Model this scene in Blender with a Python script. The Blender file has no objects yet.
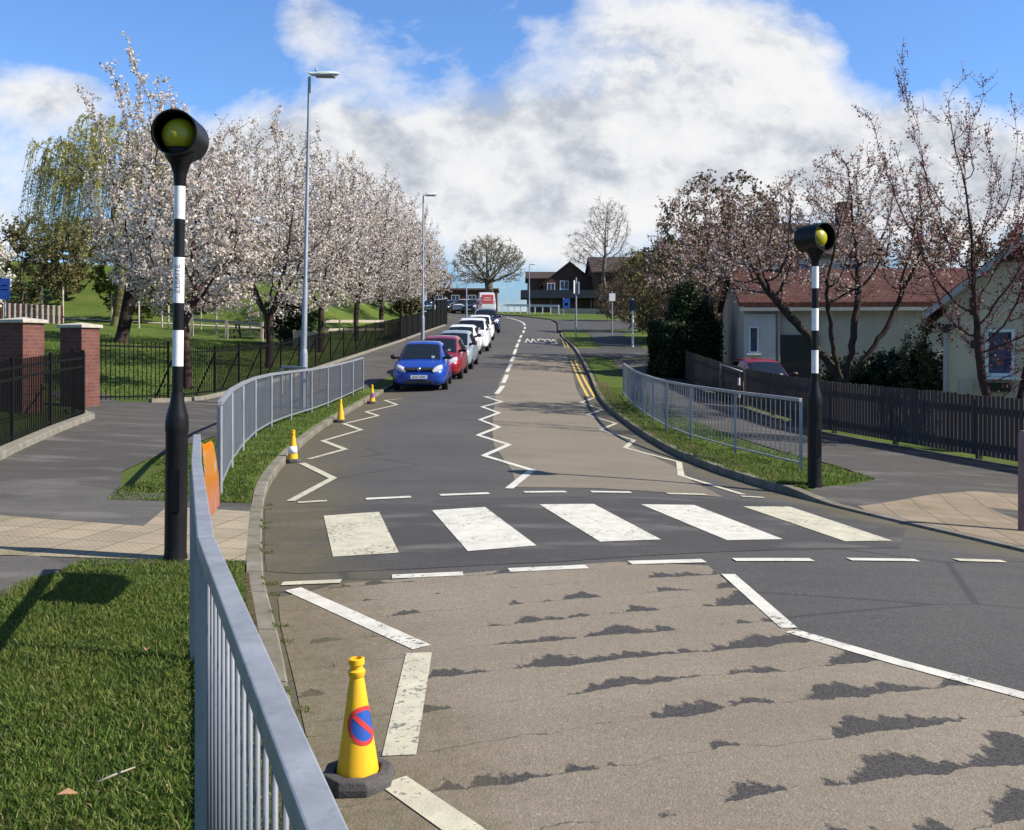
import bpy, bmesh, math, random
import numpy as np
from mathutils import Vector, Matrix
rad=math.radians
SC=bpy.context.scene; COL=SC.collection
CAMZ=1.7; HORIZ=345.0; FPX=1000.0
def sm(a,b,x):
    t=(x-a)/(b-a); t=0.0 if t<0 else 1.0 if t>1 else t
    return t*t*(3-2*t)
def pl(tab,x):
    """smooth (Catmull) interpolation of a table of (y, value); straight outside"""
    n=len(tab)
    if x<=tab[0][0]:
        (a,b),(c,d)=tab[0],tab[1]; return b+(x-a)*(d-b)/(c-a)
    if x>=tab[-1][0]:
        (a,b),(c,d)=tab[-2],tab[-1]; return d+(x-c)*(d-b)/(c-a)
    for i in range(n-1):
        if x<=tab[i+1][0]: break
    x0,y0=tab[i]; x1,y1=tab[i+1]; h=x1-x0
    s=(y1-y0)/h
    def tang(j):
        if j<=0 or j>=n-1: return s
        a=(tab[j][1]-tab[j-1][1])/(tab[j][0]-tab[j-1][0]); b=(tab[j+1][1]-tab[j][1])/(tab[j+1][0]-tab[j][0])
        return (a+b)/2
    m0,m1=tang(i),tang(i+1); t=(x-x0)/h
    return (2*t**3-3*t*t+1)*y0+(t**3-2*t*t+t)*h*m0+(-2*t**3+3*t*t)*y1+(t**3-t*t)*h*m1
XLT=[(-20,7.2),(0,.55),(2,-.13),(3.86,-.8),(5.4,-1.25),(6.67,-1.64),(7.8,-1.945),(9.2,-2.30),(11.2,-2.76),(13.6,-3.15),(20,-3.8),(27,-4.08),(33,-4.02),(37,-3.75),(41,-3.45),(51,-3.08),(70,-2.75),(85,-3.2),(95,-4.8),(105,-8),(115,-13),(125,-18),(140,-28)]
XRT=[(-20,15),(0,7.6),(5,5.9),(8,4.78),(9.15,4.36),(11.2,3.62),(12.4,3.28),(14,2.95),(16,2.72),(18.4,2.62),(23,2.6),(29,2.62),(40,3.05),(56,3.4),(66,3.3),(75,3.6),(94,4.0),(98,3.4),(113,-1.8),(125,-8),(140,-17)]
def XL(y): return pl(XLT,y)
def XR(y): return pl(XRT,y)
def R(y):
    if y<21: return 0.0
    if y<39: return .5*(y-21)**2*(.063/18)
    z=.567
    if y<105: return z+(y-39)*.063
    z+=66*.063
    if y<170:
        t=y-105; return z+.063*t-.5*t*t*(.063/65)
    return z+.5*65*.063
def camber(y,x):
    c=.5*(XL(y)+XR(y)); hw=max(2.5,.5*(XR(y)-XL(y))); u=max(-1.0,min(1.0,(x-c)/hw))
    return .04-.06*u*(1-.6*sm(25,60,y))-.10*u*u
def khl(y): return .10-.075*(sm(6.4,7.5,y)-sm(10.5,11.6,y))
def khr(y): return .10-.075*(sm(7.2,8.3,y)-sm(11.2,12.3,y))
def Hroad(x,y): return R(y)+camber(y,x)
def bank(x,y):
    return sm(-9,-17,x)*3.3*sm(62,76,y+.12*(x+20))
def Hside(x,y):
    if x<.5*(XL(y)+XR(y)):
        o=max(0.0,XL(y)-x); e=XL(y)
        s=.015+.038*sm(8,20,y)
        return R(y)+camber(y,e)+khl(y)+s*min(o,45)+bank(x,y)
    o=max(0.0,x-XR(y)); e=XR(y)
    s=.055-.04*sm(28,50,y)-.015*sm(55,75,y)
    return R(y)+camber(y,e)+khr(y)-s*min(o,9)
def H(x,y):
    return Hroad(x,y) if XL(y)<=x<=XR(y) else Hside(x,y)
def G(px,py,h=0.0,f=None):
    """ground point seen at a pixel"""
    f=f or H
    d=1.0; p=None
    while d<400:
        x=(px-512)/FPX*d; z=CAMZ-(py-HORIZ)/FPX*d
        g=z-f(x,d)-h
        if g<=0:
            if p is None: return (x,d)
            a,b=p,d
            for _ in range(30):
                m=(a+b)/2
                if CAMZ-(py-HORIZ)/FPX*m-f((px-512)/FPX*m,m)-h>0: a=m
                else: b=m
            return (round((px-512)/FPX*b,3),round(b,3))
        p=d; d*=1.01
    return None

# ---------------------------------------------------------------- helpers
class MB:
    """collects verts / faces, then becomes ONE mesh object"""
    def __init__(s): s.v=[]; s.f=[]
    def add(s,vs,fs):
        n=len(s.v); s.v+= [tuple(p) for p in vs]; s.f+=[tuple(i+n for i in f) for f in fs]; return s
    def box(s,c,sz,rz=0.0,tilt=None):
        hx,hy,hz=sz[0]/2,sz[1]/2,sz[2]/2; ca,sa=math.cos(rz),math.sin(rz); vs=[]
        for z in(-hz,hz):
            for x,y in((-hx,-hy),(hx,-hy),(hx,hy),(-hx,hy)):
                vs.append((c[0]+x*ca-y*sa,c[1]+x*sa+y*ca,c[2]+z))
        return s.add(vs,[(3,2,1,0),(4,5,6,7),(0,1,5,4),(1,2,6,5),(2,3,7,6),(3,0,4,7)])
    def bar(s,a,b,w,h=None):
        """square bar from a to b; w across, h up"""
        h=h or w; a=Vector(a); b=Vector(b); d=(b-a).normalized()
        up=Vector((0,0,1)) if abs(d.z)<.95 else Vector((0,1,0))
        r=d.cross(up).normalized(); u=r.cross(d)
        vs=[]
        for p in(a,b):
            for i,j in((-1,-1),(1,-1),(1,1),(-1,1)): vs.append(p+r*(i*w/2)+u*(j*h/2))
        return s.add(vs,[(3,2,1,0),(4,5,6,7),(0,1,5,4),(1,2,6,5),(2,3,7,6),(3,0,4,7)])
    def tube(s,pts,rs,k=10,cap=True):
        n=len(pts); pts=[Vector(p) for p in pts]
        if not hasattr(rs,'__len__'): rs=[rs]*n
        vs=[]; fs=[]
        for i,p in enumerate(pts):
            d=(pts[min(i+1,n-1)]-pts[max(i-1,0)]).normalized()
            up=Vector((0,1,0)) if abs(d.z)>.9 else Vector((0,0,1))
            r=d.cross(up).normalized(); u=r.cross(d)
            for j in range(k):
                a=2*math.pi*j/k; vs.append(p+(r*math.cos(a)+u*math.sin(a))*rs[i])
        for i in range(n-1):
            for j in range(k): fs.append((i*k+j,i*k+(j+1)%k,(i+1)*k+(j+1)%k,(i+1)*k+j))
        if cap: fs+= [tuple(range(k))[::-1],tuple((n-1)*k+j for j in range(k))]
        return s.add(vs,fs)
    def lathe(s,prof,k=24,axis='z',at=(0,0,0),ang=None):
        vs=[];fs=[];n=len(prof)
        for r,h in prof:
            for j in range(k):
                a=2*math.pi*j/k; c,q=math.cos(a)*r,math.sin(a)*r
                p={'z':(c,q,h),'x':(h,c,q),'y':(c,h,q)}[axis]
                vs.append((p[0]+at[0],p[1]+at[1],p[2]+at[2]))
        for i in range(n-1):
            for j in range(k): fs.append((i*k+j,i*k+(j+1)%k,(i+1)*k+(j+1)%k,(i+1)*k+j))
        if prof[0][0]>1e-4: fs.append(tuple(range(k))[::-1])
        if prof[-1][0]>1e-4: fs.append(tuple((n-1)*k+j for j in range(k)))
        return s.add(vs,fs)
    def prism(s,poly,y0,y1):
        """polygon in x,z pushed from y0 to y1"""
        n=len(poly); vs=[(x,y0,z) for x,z in poly]+[(x,y1,z) for x,z in poly]
        fs=[tuple(range(n)),tuple(range(2*n-1,n-1,-1))]+[(i,i+n,(i+1)%n+n,(i+1)%n) for i in range(n)]
        return s.add(vs,fs)
    def build(s,name,mat,parent=None,smooth=False,bevel=0,sub=0,org=(0,0,0),fix=True):
        me=bpy.data.meshes.new(name)
        me.from_pydata([(x-org[0],y-org[1],z-org[2]) for x,y,z in s.v],[],s.f)
        if fix:
            bm=bmesh.new(); bm.from_mesh(me)
            if sub: bmesh.ops.remove_doubles(bm,verts=bm.verts,dist=1e-4)
            bmesh.ops.recalc_face_normals(bm,faces=bm.faces); bm.to_mesh(me); bm.free()
        return link(name,me,mat,parent,smooth,bevel,sub)
def link(name,me,mat,parent=None,smooth=False,bevel=0,sub=0):
    o=bpy.data.objects.new(name,me); COL.objects.link(o)
    if mat and not me.materials: me.materials.append(mat)
    if parent: o.parent=parent
    if smooth:
        me.polygons.foreach_set('use_smooth',[True]*len(me.polygons))
        if smooth!=True:
            try: me.set_sharp_from_angle(angle=rad(smooth))
            except Exception: pass
    if bevel:
        m=o.modifiers.new('edge','BEVEL'); m.width=bevel; m.segments=2; m.limit_method='ANGLE'
    if sub:
        m=o.modifiers.new('smooth','SUBSURF'); m.levels=sub; m.render_levels=sub
    return o
def npmesh(name,V,F):
    """numpy verts (n,3) and faces (m,k) all the same size k"""
    me=bpy.data.meshes.new(name); k=F.shape[1]
    me.vertices.add(len(V)); me.vertices.foreach_set('co',np.ascontiguousarray(V,dtype=np.float32).ravel())
    me.loops.add(F.size); me.loops.foreach_set('vertex_index',np.ascontiguousarray(F,dtype=np.int32).ravel())
    me.polygons.add(len(F)); me.polygons.foreach_set('loop_start',np.arange(0,F.size,k,dtype=np.int32))
    me.update(calc_edges=True); me.validate(); return me
def tag(o,label,cat,group=None,kind=None):
    if label: o['label']=label
    if cat: o['category']=cat
    if group: o['group']=group
    if kind: o['kind']=kind
    return o
def thing(name,label,cat,loc=(0,0,0),rz=0.0,group=None,tilt=(0,0)):
    o=bpy.data.objects.new(name,None); COL.objects.link(o); o.empty_display_size=.2
    o.location=loc; o.rotation_euler=(tilt[0],tilt[1],rz); return tag(o,label,cat,group)
def copy_tree(o,parent=None):
    c=o.copy(); COL.objects.link(c); c.parent=parent
    for ch in list(o.children): copy_tree(ch,c)
    return c
def struct(o): o['kind']='structure'; return o
def text_mesh(txt,size,depth=0.0):
    cu=bpy.data.curves.new('lettering','FONT'); cu.body=txt; cu.size=size; cu.align_x='CENTER'; cu.align_y='CENTER'; cu.extrude=depth; cu.resolution_u=3
    t=bpy.data.objects.new('lettering',cu); COL.objects.link(t)
    dg=bpy.context.evaluated_depsgraph_get(); me=bpy.data.meshes.new_from_object(t.evaluated_get(dg))
    bpy.data.objects.remove(t); me.materials.clear(); return me
# ---------------------------------------------------------------- materials
class N:
    def __init__(s,name):
        s.m=bpy.data.materials.new(name); s.m.use_nodes=True; s.t=s.m.node_tree; s.n=s.t.nodes; s.n.clear()
        s.out=s.n.new('ShaderNodeOutputMaterial'); s.tc=None
    def new(s,t,**kw):
        x=s.n.new('ShaderNode'+t)
        for k,v in kw.items(): setattr(x,k,v)
        return x
    def ln(s,a,b): s.t.links.new(a,b)
    def setv(s,sock,v):
        if isinstance(v,bpy.types.NodeSocket): s.ln(v,sock)
        elif v is not None:
            try: sock.default_value=v
            except Exception: sock.default_value=(*v,1.0)
    def co(s,scale=(1,1,1),rot=0.0,kind='Object'):
        if not s.tc: s.tc=s.new('TexCoord')
        mp=s.new('Mapping'); s.ln(s.tc.outputs[kind],mp.inputs[0]); mp.inputs['Scale'].default_value=scale; mp.inputs['Rotation'].default_value=(0,0,rot)
        return mp.outputs[0]
    def noise(s,scale=5,detail=4,rough=.55,co=None,dist=0.0):
        x=s.new('TexNoise'); s.ln(co if co is not None else s.co(),x.inputs['Vector'])
        x.inputs['Scale'].default_value=scale; x.inputs['Detail'].default_value=detail; x.inputs['Roughness'].default_value=rough; x.inputs['Distortion'].default_value=dist
        return x.outputs[0]
    def ramp(s,f,stops,interp='LINEAR'):
        r=s.new('ValToRGB'); e=r.color_ramp; e.interpolation=interp
        while len(e.elements)<len(stops): e.elements.new(.5)
        for i,(p,c) in enumerate(stops):
            e.elements[i].position=p; c=(c,c,c) if not hasattr(c,'__len__') else c; e.elements[i].color=(*c[:3],1)
        s.ln(f,r.inputs[0]); return r.outputs[0]
    def mix(s,f,a,b,mode='MIX'):
        x=s.new('Mix',data_type='RGBA',blend_type=mode); s.setv(x.inputs[0],f)
        s.setv(x.inputs[6],(*a,1.0) if not isinstance(a,bpy.types.NodeSocket) and len(a)==3 else a)
        s.setv(x.inputs[7],(*b,1.0) if not isinstance(b,bpy.types.NodeSocket) and len(b)==3 else b)
        return x.outputs[2]
    def math(s,op,a,b=None,c=None,clamp=False):
        x=s.new('Math',operation=op,use_clamp=clamp); s.setv(x.inputs[0],a); s.setv(x.inputs[1],b); s.setv(x.inputs[2],c); return x.outputs[0]
    def sep(s,co): x=s.new('SeparateXYZ'); s.ln(co,x.inputs[0]); return x.outputs
    def bump(s,h,strength=.3,dist=.02):
        x=s.new('Bump'); s.ln(h,x.inputs['Height']); x.inputs['Strength'].default_value=strength; x.inputs['Distance'].default_value=dist; return x.outputs[0]
    def rnd(s): return s.new('NewGeometry').outputs['Random Per Island']
    def prin(s,col,rough=.7,metal=0.0,bump=None,spec=None,coat=0.0,trans=None,emis=None):
        p=s.new('BsdfPrincipled'); s.setv(p.inputs['Base Color'],(*col,1.0) if not isinstance(col,bpy.types.NodeSocket) and len(col)==3 else col)
        s.setv(p.inputs['Roughness'],rough); s.setv(p.inputs['Metallic'],metal)
        if spec is not None: p.inputs['Specular IOR Level'].default_value=spec
        if coat: p.inputs['Coat Weight'].default_value=coat; p.inputs['Coat Roughness'].default_value=.05
        if bump is not None: s.ln(bump,p.inputs['Normal'])
        sh=p.outputs[0]
        if trans:
            t=s.new('BsdfTranslucent'); s.setv(t.inputs[0],(*col,1.0) if not isinstance(col,bpy.types.NodeSocket) and len(col)==3 else col)
            mx=s.new('MixShader'); mx.inputs[0].default_value=trans; s.ln(sh,mx.inputs[1]); s.ln(t.outputs[0],mx.inputs[2]); sh=mx.outputs[0]
        s.ln(sh,s.out.inputs[0]); return s.m
def plain(name,col,rough=.6,metal=0.0,var=.18,scale=6,spec=None,coat=0.0,bump=0.0,dirt=None):
    n=N(name); d=tuple(c*(1-var) for c in col); l=tuple(min(1,c*(1+var)) for c in col)
    f=n.noise(scale,5,.6); c=n.ramp(f,[(.3,d),(.7,l)])
    if dirt:
        g=n.ramp(n.noise(scale*2.7,6,.7),[(.52,0),(.66,1)]); c=n.mix(n.math('MULTIPLY',g,dirt[1]),c,dirt[0])
    b=n.bump(n.noise(scale*8,4,.6),bump) if bump else None
    return n.prin(c,rough,metal,b,spec,coat)
def leafmat(name,stops,rough=.6,trans=.35,clump=None):
    n=N(name); c=n.ramp(n.rnd(),stops)
    if clump: c=n.mix(n.ramp(n.noise(clump[0],2,.5),[(.4,0),(.62,1)]),c,n.mix(.6,c,clump[1]))
    return n.prin(c,rough,0,None,.25,0,trans)

# ---------------------------------------------------------------- ground materials
def m_asphalt(name,a,b,patch=None,speck=.5):
    n=N(name); big=n.noise(.35,4,.6); c=n.ramp(big,[(.3,a),(.7,b)])
    tr=n.ramp(n.noise(1.0,4,.65,n.co((.55,2.6,1))),[(.45,0),(.75,1)])
    c=n.mix(n.math('MULTIPLY',tr,.35),c,tuple(x*.55 for x in a))
    s=n.ramp(n.noise(95,2,.7),[(.60,0),(.74,1)]); c=n.mix(n.math('MULTIPLY',s,speck),c,tuple(min(1,x*3.0) for x in b))
    s2=n.ramp(n.noise(38,4,.75),[(.40,0),(.66,1)]); c=n.mix(n.math('MULTIPLY',s2,.45),c,tuple(x*.5 for x in a)); s3=n.ramp(n.noise(52,2,.6),[(.64,0),(.73,1)]); c=n.mix(n.math('MULTIPLY',s3,.5*speck+.1),c,tuple(min(1,x*2.4) for x in b))
    v=n.new('TexVoronoi'); n.ln(n.co(),v.inputs['Vector']); v.inputs['Scale'].default_value=60
    c=n.mix(n.math('MULTIPLY',n.ramp(v.outputs['Distance'],[(.25,0),(.6,1)]),.35),c,tuple(x*.45 for x in a))
    return n,c
MOSS=(.085,.082,.026); DIRT=(.125,.098,.062)
def gutter(n,c,wl=1.3,wr=.7,amt=.72):
    """moss and grit that has collected along the kerbs (UV holds the distance from each kerb)"""
    uv=n.sep(n.co(kind='UV')); nz=n.noise(1.3,5,.65); nf=n.noise(26,3,.7)
    def gut(u,w):
        e=n.math('ADD',n.math('MULTIPLY',u,1.0/w),n.math('MULTIPLY',n.math('SUBTRACT',nz,.5),1.7))
        return n.ramp(e,[(.30,1),(1.0,0)])
    g=n.math('MAXIMUM',gut(uv[0],wl),gut(uv[1],wr)); g=n.math('MULTIPLY',g,n.ramp(n.noise(9,4,.7),[(.25,.55),(.6,1)]))
    return n.mix(n.math('MULTIPLY',g,amt),c,n.mix(n.ramp(nf,[(.4,0),(.62,1)]),DIRT,MOSS))
def m_road():
    n,c=m_asphalt('road_asphalt',(.074,.070,.067),(.108,.102,.095))
    c=gutter(n,c)
    crack=n.new('TexVoronoi',feature='DISTANCE_TO_EDGE'); n.ln(n.mix(.06,n.co((.5,1.1,1)),n.new('TexNoise').outputs[1]) ,crack.inputs['Vector']); crack.inputs['Scale'].default_value=.55
    c=n.mix(n.math('MULTIPLY',n.ramp(crack.outputs['Distance'],[(.004,1),(.010,0)]),.55),c,(.03,.03,.03))
    return n.prin(c,.82,0,n.bump(n.noise(110,3,.7),.5,.01),.3)
def m_buff(name,a,b,wear,patchcol=(.044,.041,.039),seam=(.41,.27,1.7,3.4,.045),edge=.545):
    n=N(name)
    c=n.ramp(n.noise(.55,5,.62),[(.3,a),(.7,b)])
    st=n.ramp(n.noise(.8,4,.6,n.co((.5,2.2,1))),[(.4,0),(.72,1)]); c=n.mix(n.math('MULTIPLY',st,.28),c,tuple(x*.62 for x in a))
    gr=n.ramp(n.noise(80,3,.75),[(.38,.0),(.66,1)]); c=n.mix(n.math('MULTIPLY',gr,.45),c,tuple(x*.46 for x in a))
    g2=n.ramp(n.noise(26,4,.75),[(.46,0),(.66,1)]); c=n.mix(n.math('MULTIPLY',g2,.38),c,tuple(x*.52 for x in a)); g3=n.ramp(n.noise(60,2,.6),[(.62,0),(.72,1)]); c=n.mix(n.math('MULTIPLY',g3,.4),c,tuple(x*1.7 for x in b))
    if wear:
        # the surfacing has flaked off along the seams between its hand-laid strips
        s=n.sep(n.co((1,1,1),-seam[1])); jig=n.noise(7,5,.72); lowf=n.noise(1.6,3,.6)
        sv=n.math('ADD',n.math('MULTIPLY',s[1],1/seam[0]),n.math('ADD',n.math('MULTIPLY',n.math('SUBTRACT',lowf,.5),.55),n.math('MULTIPLY',n.math('SUBTRACT',jig,.5),.28)))
        k=n.math('FLOOR',sv); fr=n.math('FRACT',sv)
        cv=n.new('CombineXYZ'); n.ln(n.math('MULTIPLY',s[0],seam[2]),cv.inputs[0]); n.ln(n.math('MULTIPLY',k,3.71),cv.inputs[1])
        wd=n.math('MULTIPLY',n.math('SUBTRACT',n.math('ADD',n.noise(1.0,4,.62,cv.outputs[0]),n.math('MULTIPLY',s[0],seam[4])),edge),seam[3])
        w=n.math('MULTIPLY',n.math('SUBTRACT',wd,fr),22.0,None,True)
        w=n.math('MULTIPLY',n.math('SUBTRACT',n.math('ADD',wd,n.math('MULTIPLY',n.math('SUBTRACT',n.noise(34,4,.75),.5),.34)),n.math('ADD',fr,.02)),14.0,None,True)
        hair=n.math('MULTIPLY',n.math('LESS_THAN',fr,.022),n.ramp(n.noise(2.2,3,.6),[(.46,0),(.62,.75)]))
        w=n.math('MAXIMUM',w,hair)
        dk=n.ramp(n.noise(70,3,.7),[(.3,tuple(x*.55 for x in patchcol)),(.68,tuple(x*1.9 for x in patchcol))])
        c=n.mix(w,c,dk); c=gutter(n,c,.9,.5,.65)
        h=n.math('SUBTRACT',n.noise(90,3,.7),n.math('MULTIPLY',w,.9))
        return n.prin(c,.86,0,n.bump(h,.55,.012),.25)
    return n.prin(c,.86,0,n.bump(n.noise(90,3,.7),.45,.01),.25)
def m_paint(name,col,wear=.55,yellow=False):
    n=N(name); d=tuple(x*.72 for x in col)
    c=n.ramp(n.noise(7,5,.65),[(.3,d),(.7,col)])
    hole=n.math('ADD',n.noise(30,4,.7),n.math('MULTIPLY',n.math('SUBTRACT',n.noise(2.2,3,.6),.5),.55))
    c=n.mix(n.ramp(hole,[(wear,0),(wear+.07,.92)]),c,(.13,.12,.105))
    return n.prin(c,.7,0,n.bump(n.noise(70,3,.7),.35,.008),.3)
def m_grass():
    n=N('turf'); c=n.ramp(n.noise(.5,6,.62),[(.28,(.062,.098,.016)),(.5,(.098,.145,.024)),(.74,(.150,.172,.036))])
    c=n.mix(n.ramp(n.noise(13,4,.7),[(.35,.45),(.7,0)]),c,(.030,.058,.010))
    c=n.mix(n.math('MULTIPLY',n.ramp(n.noise(2.3,5,.7),[(.55,0),(.70,1)]),.6),c,(.120,.112,.038)); c=n.mix(n.math('MULTIPLY',n.ramp(n.noise(7,5,.75),[(.56,0),(.68,1)]),.5),c,(.065,.050,.026))
    return n.prin(c,.9,0,n.bump(n.noise(40,4,.7),.9,.05),.15)
def m_kerb():
    n=N('kerb_concrete'); uv=n.sep(n.co(kind='UV'))
    c=n.ramp(n.noise(3.5,6,.7),[(.3,(.15,.135,.108)),(.7,(.265,.240,.20))])
    c=n.mix(n.math('MULTIPLY',n.ramp(n.noise(1.1,5,.7),[(.43,0),(.66,1)]),.65),c,(.095,.088,.046)); c=n.mix(n.math('MULTIPLY',n.ramp(n.noise(14,5,.7),[(.45,0),(.65,1)]),.5),c,(.085,.075,.055))
    fr=n.math('FRACT',n.math('MULTIPLY',uv[0],1/.915)); c=n.mix(n.math('LESS_THAN',fr,.018),c,(.04,.038,.03))
    return n.prin(c,.88,0,n.bump(n.noise(45,4,.7),.4,.01),.2)
def m_tactile(name,a,b):
    n=N(name); co=n.co((1,1,1),.19)
    br=n.new('TexBrick'); n.ln(co,br.inputs['Vector']); br.offset=0.0; br.inputs['Scale'].default_value=1.0
    br.inputs['Brick Width'].default_value=.4; br.inputs['Row Height'].default_value=.4; br.inputs['Mortar Size'].default_value=.006
    br.inputs['Color1'].default_value=(*a,1); br.inputs['Color2'].default_value=(*b,1); br.inputs['Mortar'].default_value=(.07,.06,.045,1)
    c=n.mix(n.math('MULTIPLY',n.ramp(n.noise(2,5,.65),[(.42,0),(.7,1)]),.5),br.outputs[0],tuple(x*.55 for x in a))
    s=n.sep(co); f=lambda q:n.math('SINE',n.math('MULTIPLY',q,2*math.pi/.0667)); blis=n.math('MULTIPLY',f(s[0]),f(s[1]))
    c=n.mix(n.math('MULTIPLY',n.ramp(n.noise(1.1,4,.6),[(.55,0),(.72,1)]),.5),c,(.085,.095,.03))
    return n.prin(c,.85,0,n.bump(n.ramp(blis,[(.45,0),(.7,1)]),.6,.006),.25)
def m_foot(name='footway_asphalt',a=(.066,.060,.054),b=(.100,.092,.083),gut=False):
    n,c=m_asphalt(name,a,b,speck=.25)
    c=n.mix(n.math('MULTIPLY',n.ramp(n.noise(1.1,4,.6,n.co((.7,1.8,1),.3)),[(.52,0),(.70,1)]),.5),c,(.17,.16,.148)); c=n.mix(n.math('MULTIPLY',n.ramp(n.noise(.8,5,.7,n.co((1,1,1),1.1)),[(.55,0),(.70,1)]),.5),c,(.040,.037,.034))
    if gut: c=gutter(n,c,1.1,.6)
    return n.prin(c,.85,0,n.bump(n.noise(90,3,.7),.4,.01),.3)
ROADM=m_road(); GRASSM=m_grass(); KERBM=m_kerb(); FOOTM=m_foot()
BUFFN=m_buff('worn_buff_surfacing',(.215,.178,.134),(.285,.242,.188),True)
BUFFF=m_buff('buff_surfacing',(.185,.158,.118),(.238,.206,.160),True,seam=(1.9,.12,.35,1.6,.0),edge=.60)
ZEBN=m_foot('crossing_asphalt',(.060,.057,.055),(.084,.080,.076),True)
PAINT=m_paint('white_road_paint',(.60,.58,.51),.60); PAINTW=m_paint('worn_white_paint',(.52,.49,.37),.57); YELP=m_paint('yellow_road_paint',(.60,.43,.10),.60)
TACL=m_tactile('buff_tactile_paving',(.32,.265,.185),(.265,.22,.155)); TACR=m_tactile('red_buff_paving',(.26,.205,.140),(.215,.17,.118))
# ---------------------------------------------------------------- the ground sheet, road, kerbs
def stations(a,b,st):
    n=int(round((b-a)/st)); return [a+(b-a)*i/n for i in range(n+1)]
YS=stations(-20,0,2)+stations(0,6,.5)[1:]+stations(6,13,.25)[1:]+stations(13,26,.5)[1:]+stations(26,140,1)[1:]
KW=.125
def build_ground():
    Y=YS+[145,152,162,175,195,230,300,420,600,900,1400,2200,3500]
    offs=[0,.15,.35,.6,.9,1.3,1.8,2.4,3.1,4,5,6,7,8,9.5,11,13,15,17,19,21,24,27,31,36,45,60,90,150,300,700,1600,3000]
    vs=[];fs=[]
    nc=2*len(offs)+2
    for y in Y:
        yy=min(y,140)
        l=XL(yy)-KW; r=XR(yy)+KW
        row=[(l-o,y,None) for o in reversed(offs)]+[(l+.02,y,'d'),(r-.02,y,'d')]+[(r+o,y,None) for o in offs]
        for x,y_,d in row:
            if d: z=Hroad(x,yy)-.35 if y<=140 else Hside(x,yy)-.05
            elif y<=140: z=Hside(min(x,XL(y)-.001) if x<.5*(XL(y)+XR(y)) else max(x,XR(y)+.001),y)-.014
            else:
                t=sm(140,230,y); z=(1-t)*(Hside(x,140)-R(140)+R(min(y,200)))+t*6.9
            vs.append((x,y,z))
    for i in range(len(Y)-1):
        for j in range(nc-1): fs.append((i*nc+j,i*nc+j+1,(i+1)*nc+j+1,(i+1)*nc+j))
    m=MB().add(vs,fs); struct(m.build('ground',GRASSM,smooth=True))
build_ground()
def uvset(o,fn):
    me=o.data; uv=me.uv_layers.new(name='UVMap').data; co=me.vertices
    for lp in me.loops: uv[lp.index].uv=fn(co[lp.vertex_index].co)
def build_road():
    vs=[];fs=[];K=16
    for y in YS:
        l,r=XL(y),XR(y)
        for j in range(K+1):
            x=l+(r-l)*j/K; vs.append((x,y,Hroad(x,y)))
    for i in range(len(YS)-1):
        for j in range(K): a=i*(K+1)+j; fs.append((a,a+1,a+K+2,a+K+1))
    o=MB().add(vs,fs).build('road',ROADM,smooth=True)
    uvset(o,lambda c:(c.x-XL(c.y),XR(c.y)-c.x)); struct(o)
build_road()
def kerb(name,fx,kh,sgn,y0,y1,skip=None):
    ys=[y for y in YS if y0<=y<=y1]; vs=[];fs=[]; d=0; L=[]
    for i,y in enumerate(ys):
        x=fx(y); zr=Hroad(x,y); h=kh(y)
        if i: d+=math.hypot(x-fx(ys[i-1]),y-ys[i-1])
        L.append(d)
        for px,pz in((0,-.12),(0,h-.012),(.012,h),(KW,h),(KW,-.2)): vs.append((x+sgn*px,y,zr+pz))
    for i in range(len(ys)-1):
        for j in range(4): a=i*5+j; fs.append((a,a+1,a+6,a+5))
    o=MB().add(vs,fs).build(name,KERBM); uv=o.data.uv_layers.new(name='UVMap').data
    for lp in o.data.loops: uv[lp.index].uv=(L[lp.vertex_index//5],lp.vertex_index%5)
    struct(o)
kerb('kerb',XL,khl,-1,-10,130); kerb('kerb',XR,khr,1,-10,71); kerb('kerb',XR,khr,1,95,136)
def drape(name,poly,mat,dz,f=None,sx=.5,sy=.45):
    f=f or H; bm=bmesh.new(); vs=[bm.verts.new((x,y,0)) for x,y in poly]; fc=bm.faces.new(vs); bm.normal_update()
    bmesh.ops.triangulate(bm,faces=[fc],ngon_method='EAR_CLIP')
    xs=[p[0] for p in poly]; ys=[p[1] for p in poly]
    def cuts(lo,hi,st,no,ax):
        k=math.floor(lo/st)+1
        while k*st<hi-1e-4:
            co=(k*st,0,0) if ax==0 else (0,k*st,0)
            bmesh.ops.bisect_plane(bm,geom=bm.verts[:]+bm.edges[:]+bm.faces[:],plane_co=co,plane_no=no,dist=1e-5); k+=1
    cuts(min(xs),max(xs),sx,(1,0,0),0); cuts(min(ys),max(ys),sy,(0,1,0),1)
    for v in bm.verts: v.co.z=f(v.co.x,v.co.y)+dz
    bmesh.ops.recalc_face_normals(bm,faces=bm.faces)
    if sum(fc.normal.z for fc in bm.faces)<0: bmesh.ops.reverse_faces(bm,faces=bm.faces)
    me=bpy.data.meshes.new(name); bm.to_mesh(me); bm.free()
    uv=me.uv_layers.new(name='UVMap').data
    for lp in me.loops:
        c=me.vertices[lp.vertex_index].co; uv[lp.index].uv=(c.x-XL(c.y),XR(c.y)-c.x)
    return struct(link(name,me,mat,None,True))
def kl(y): return (XL(y)-KW,y)
def kr(y): return (XR(y)+KW,y)
def roadf(x,y): return Hroad(x,y)
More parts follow.
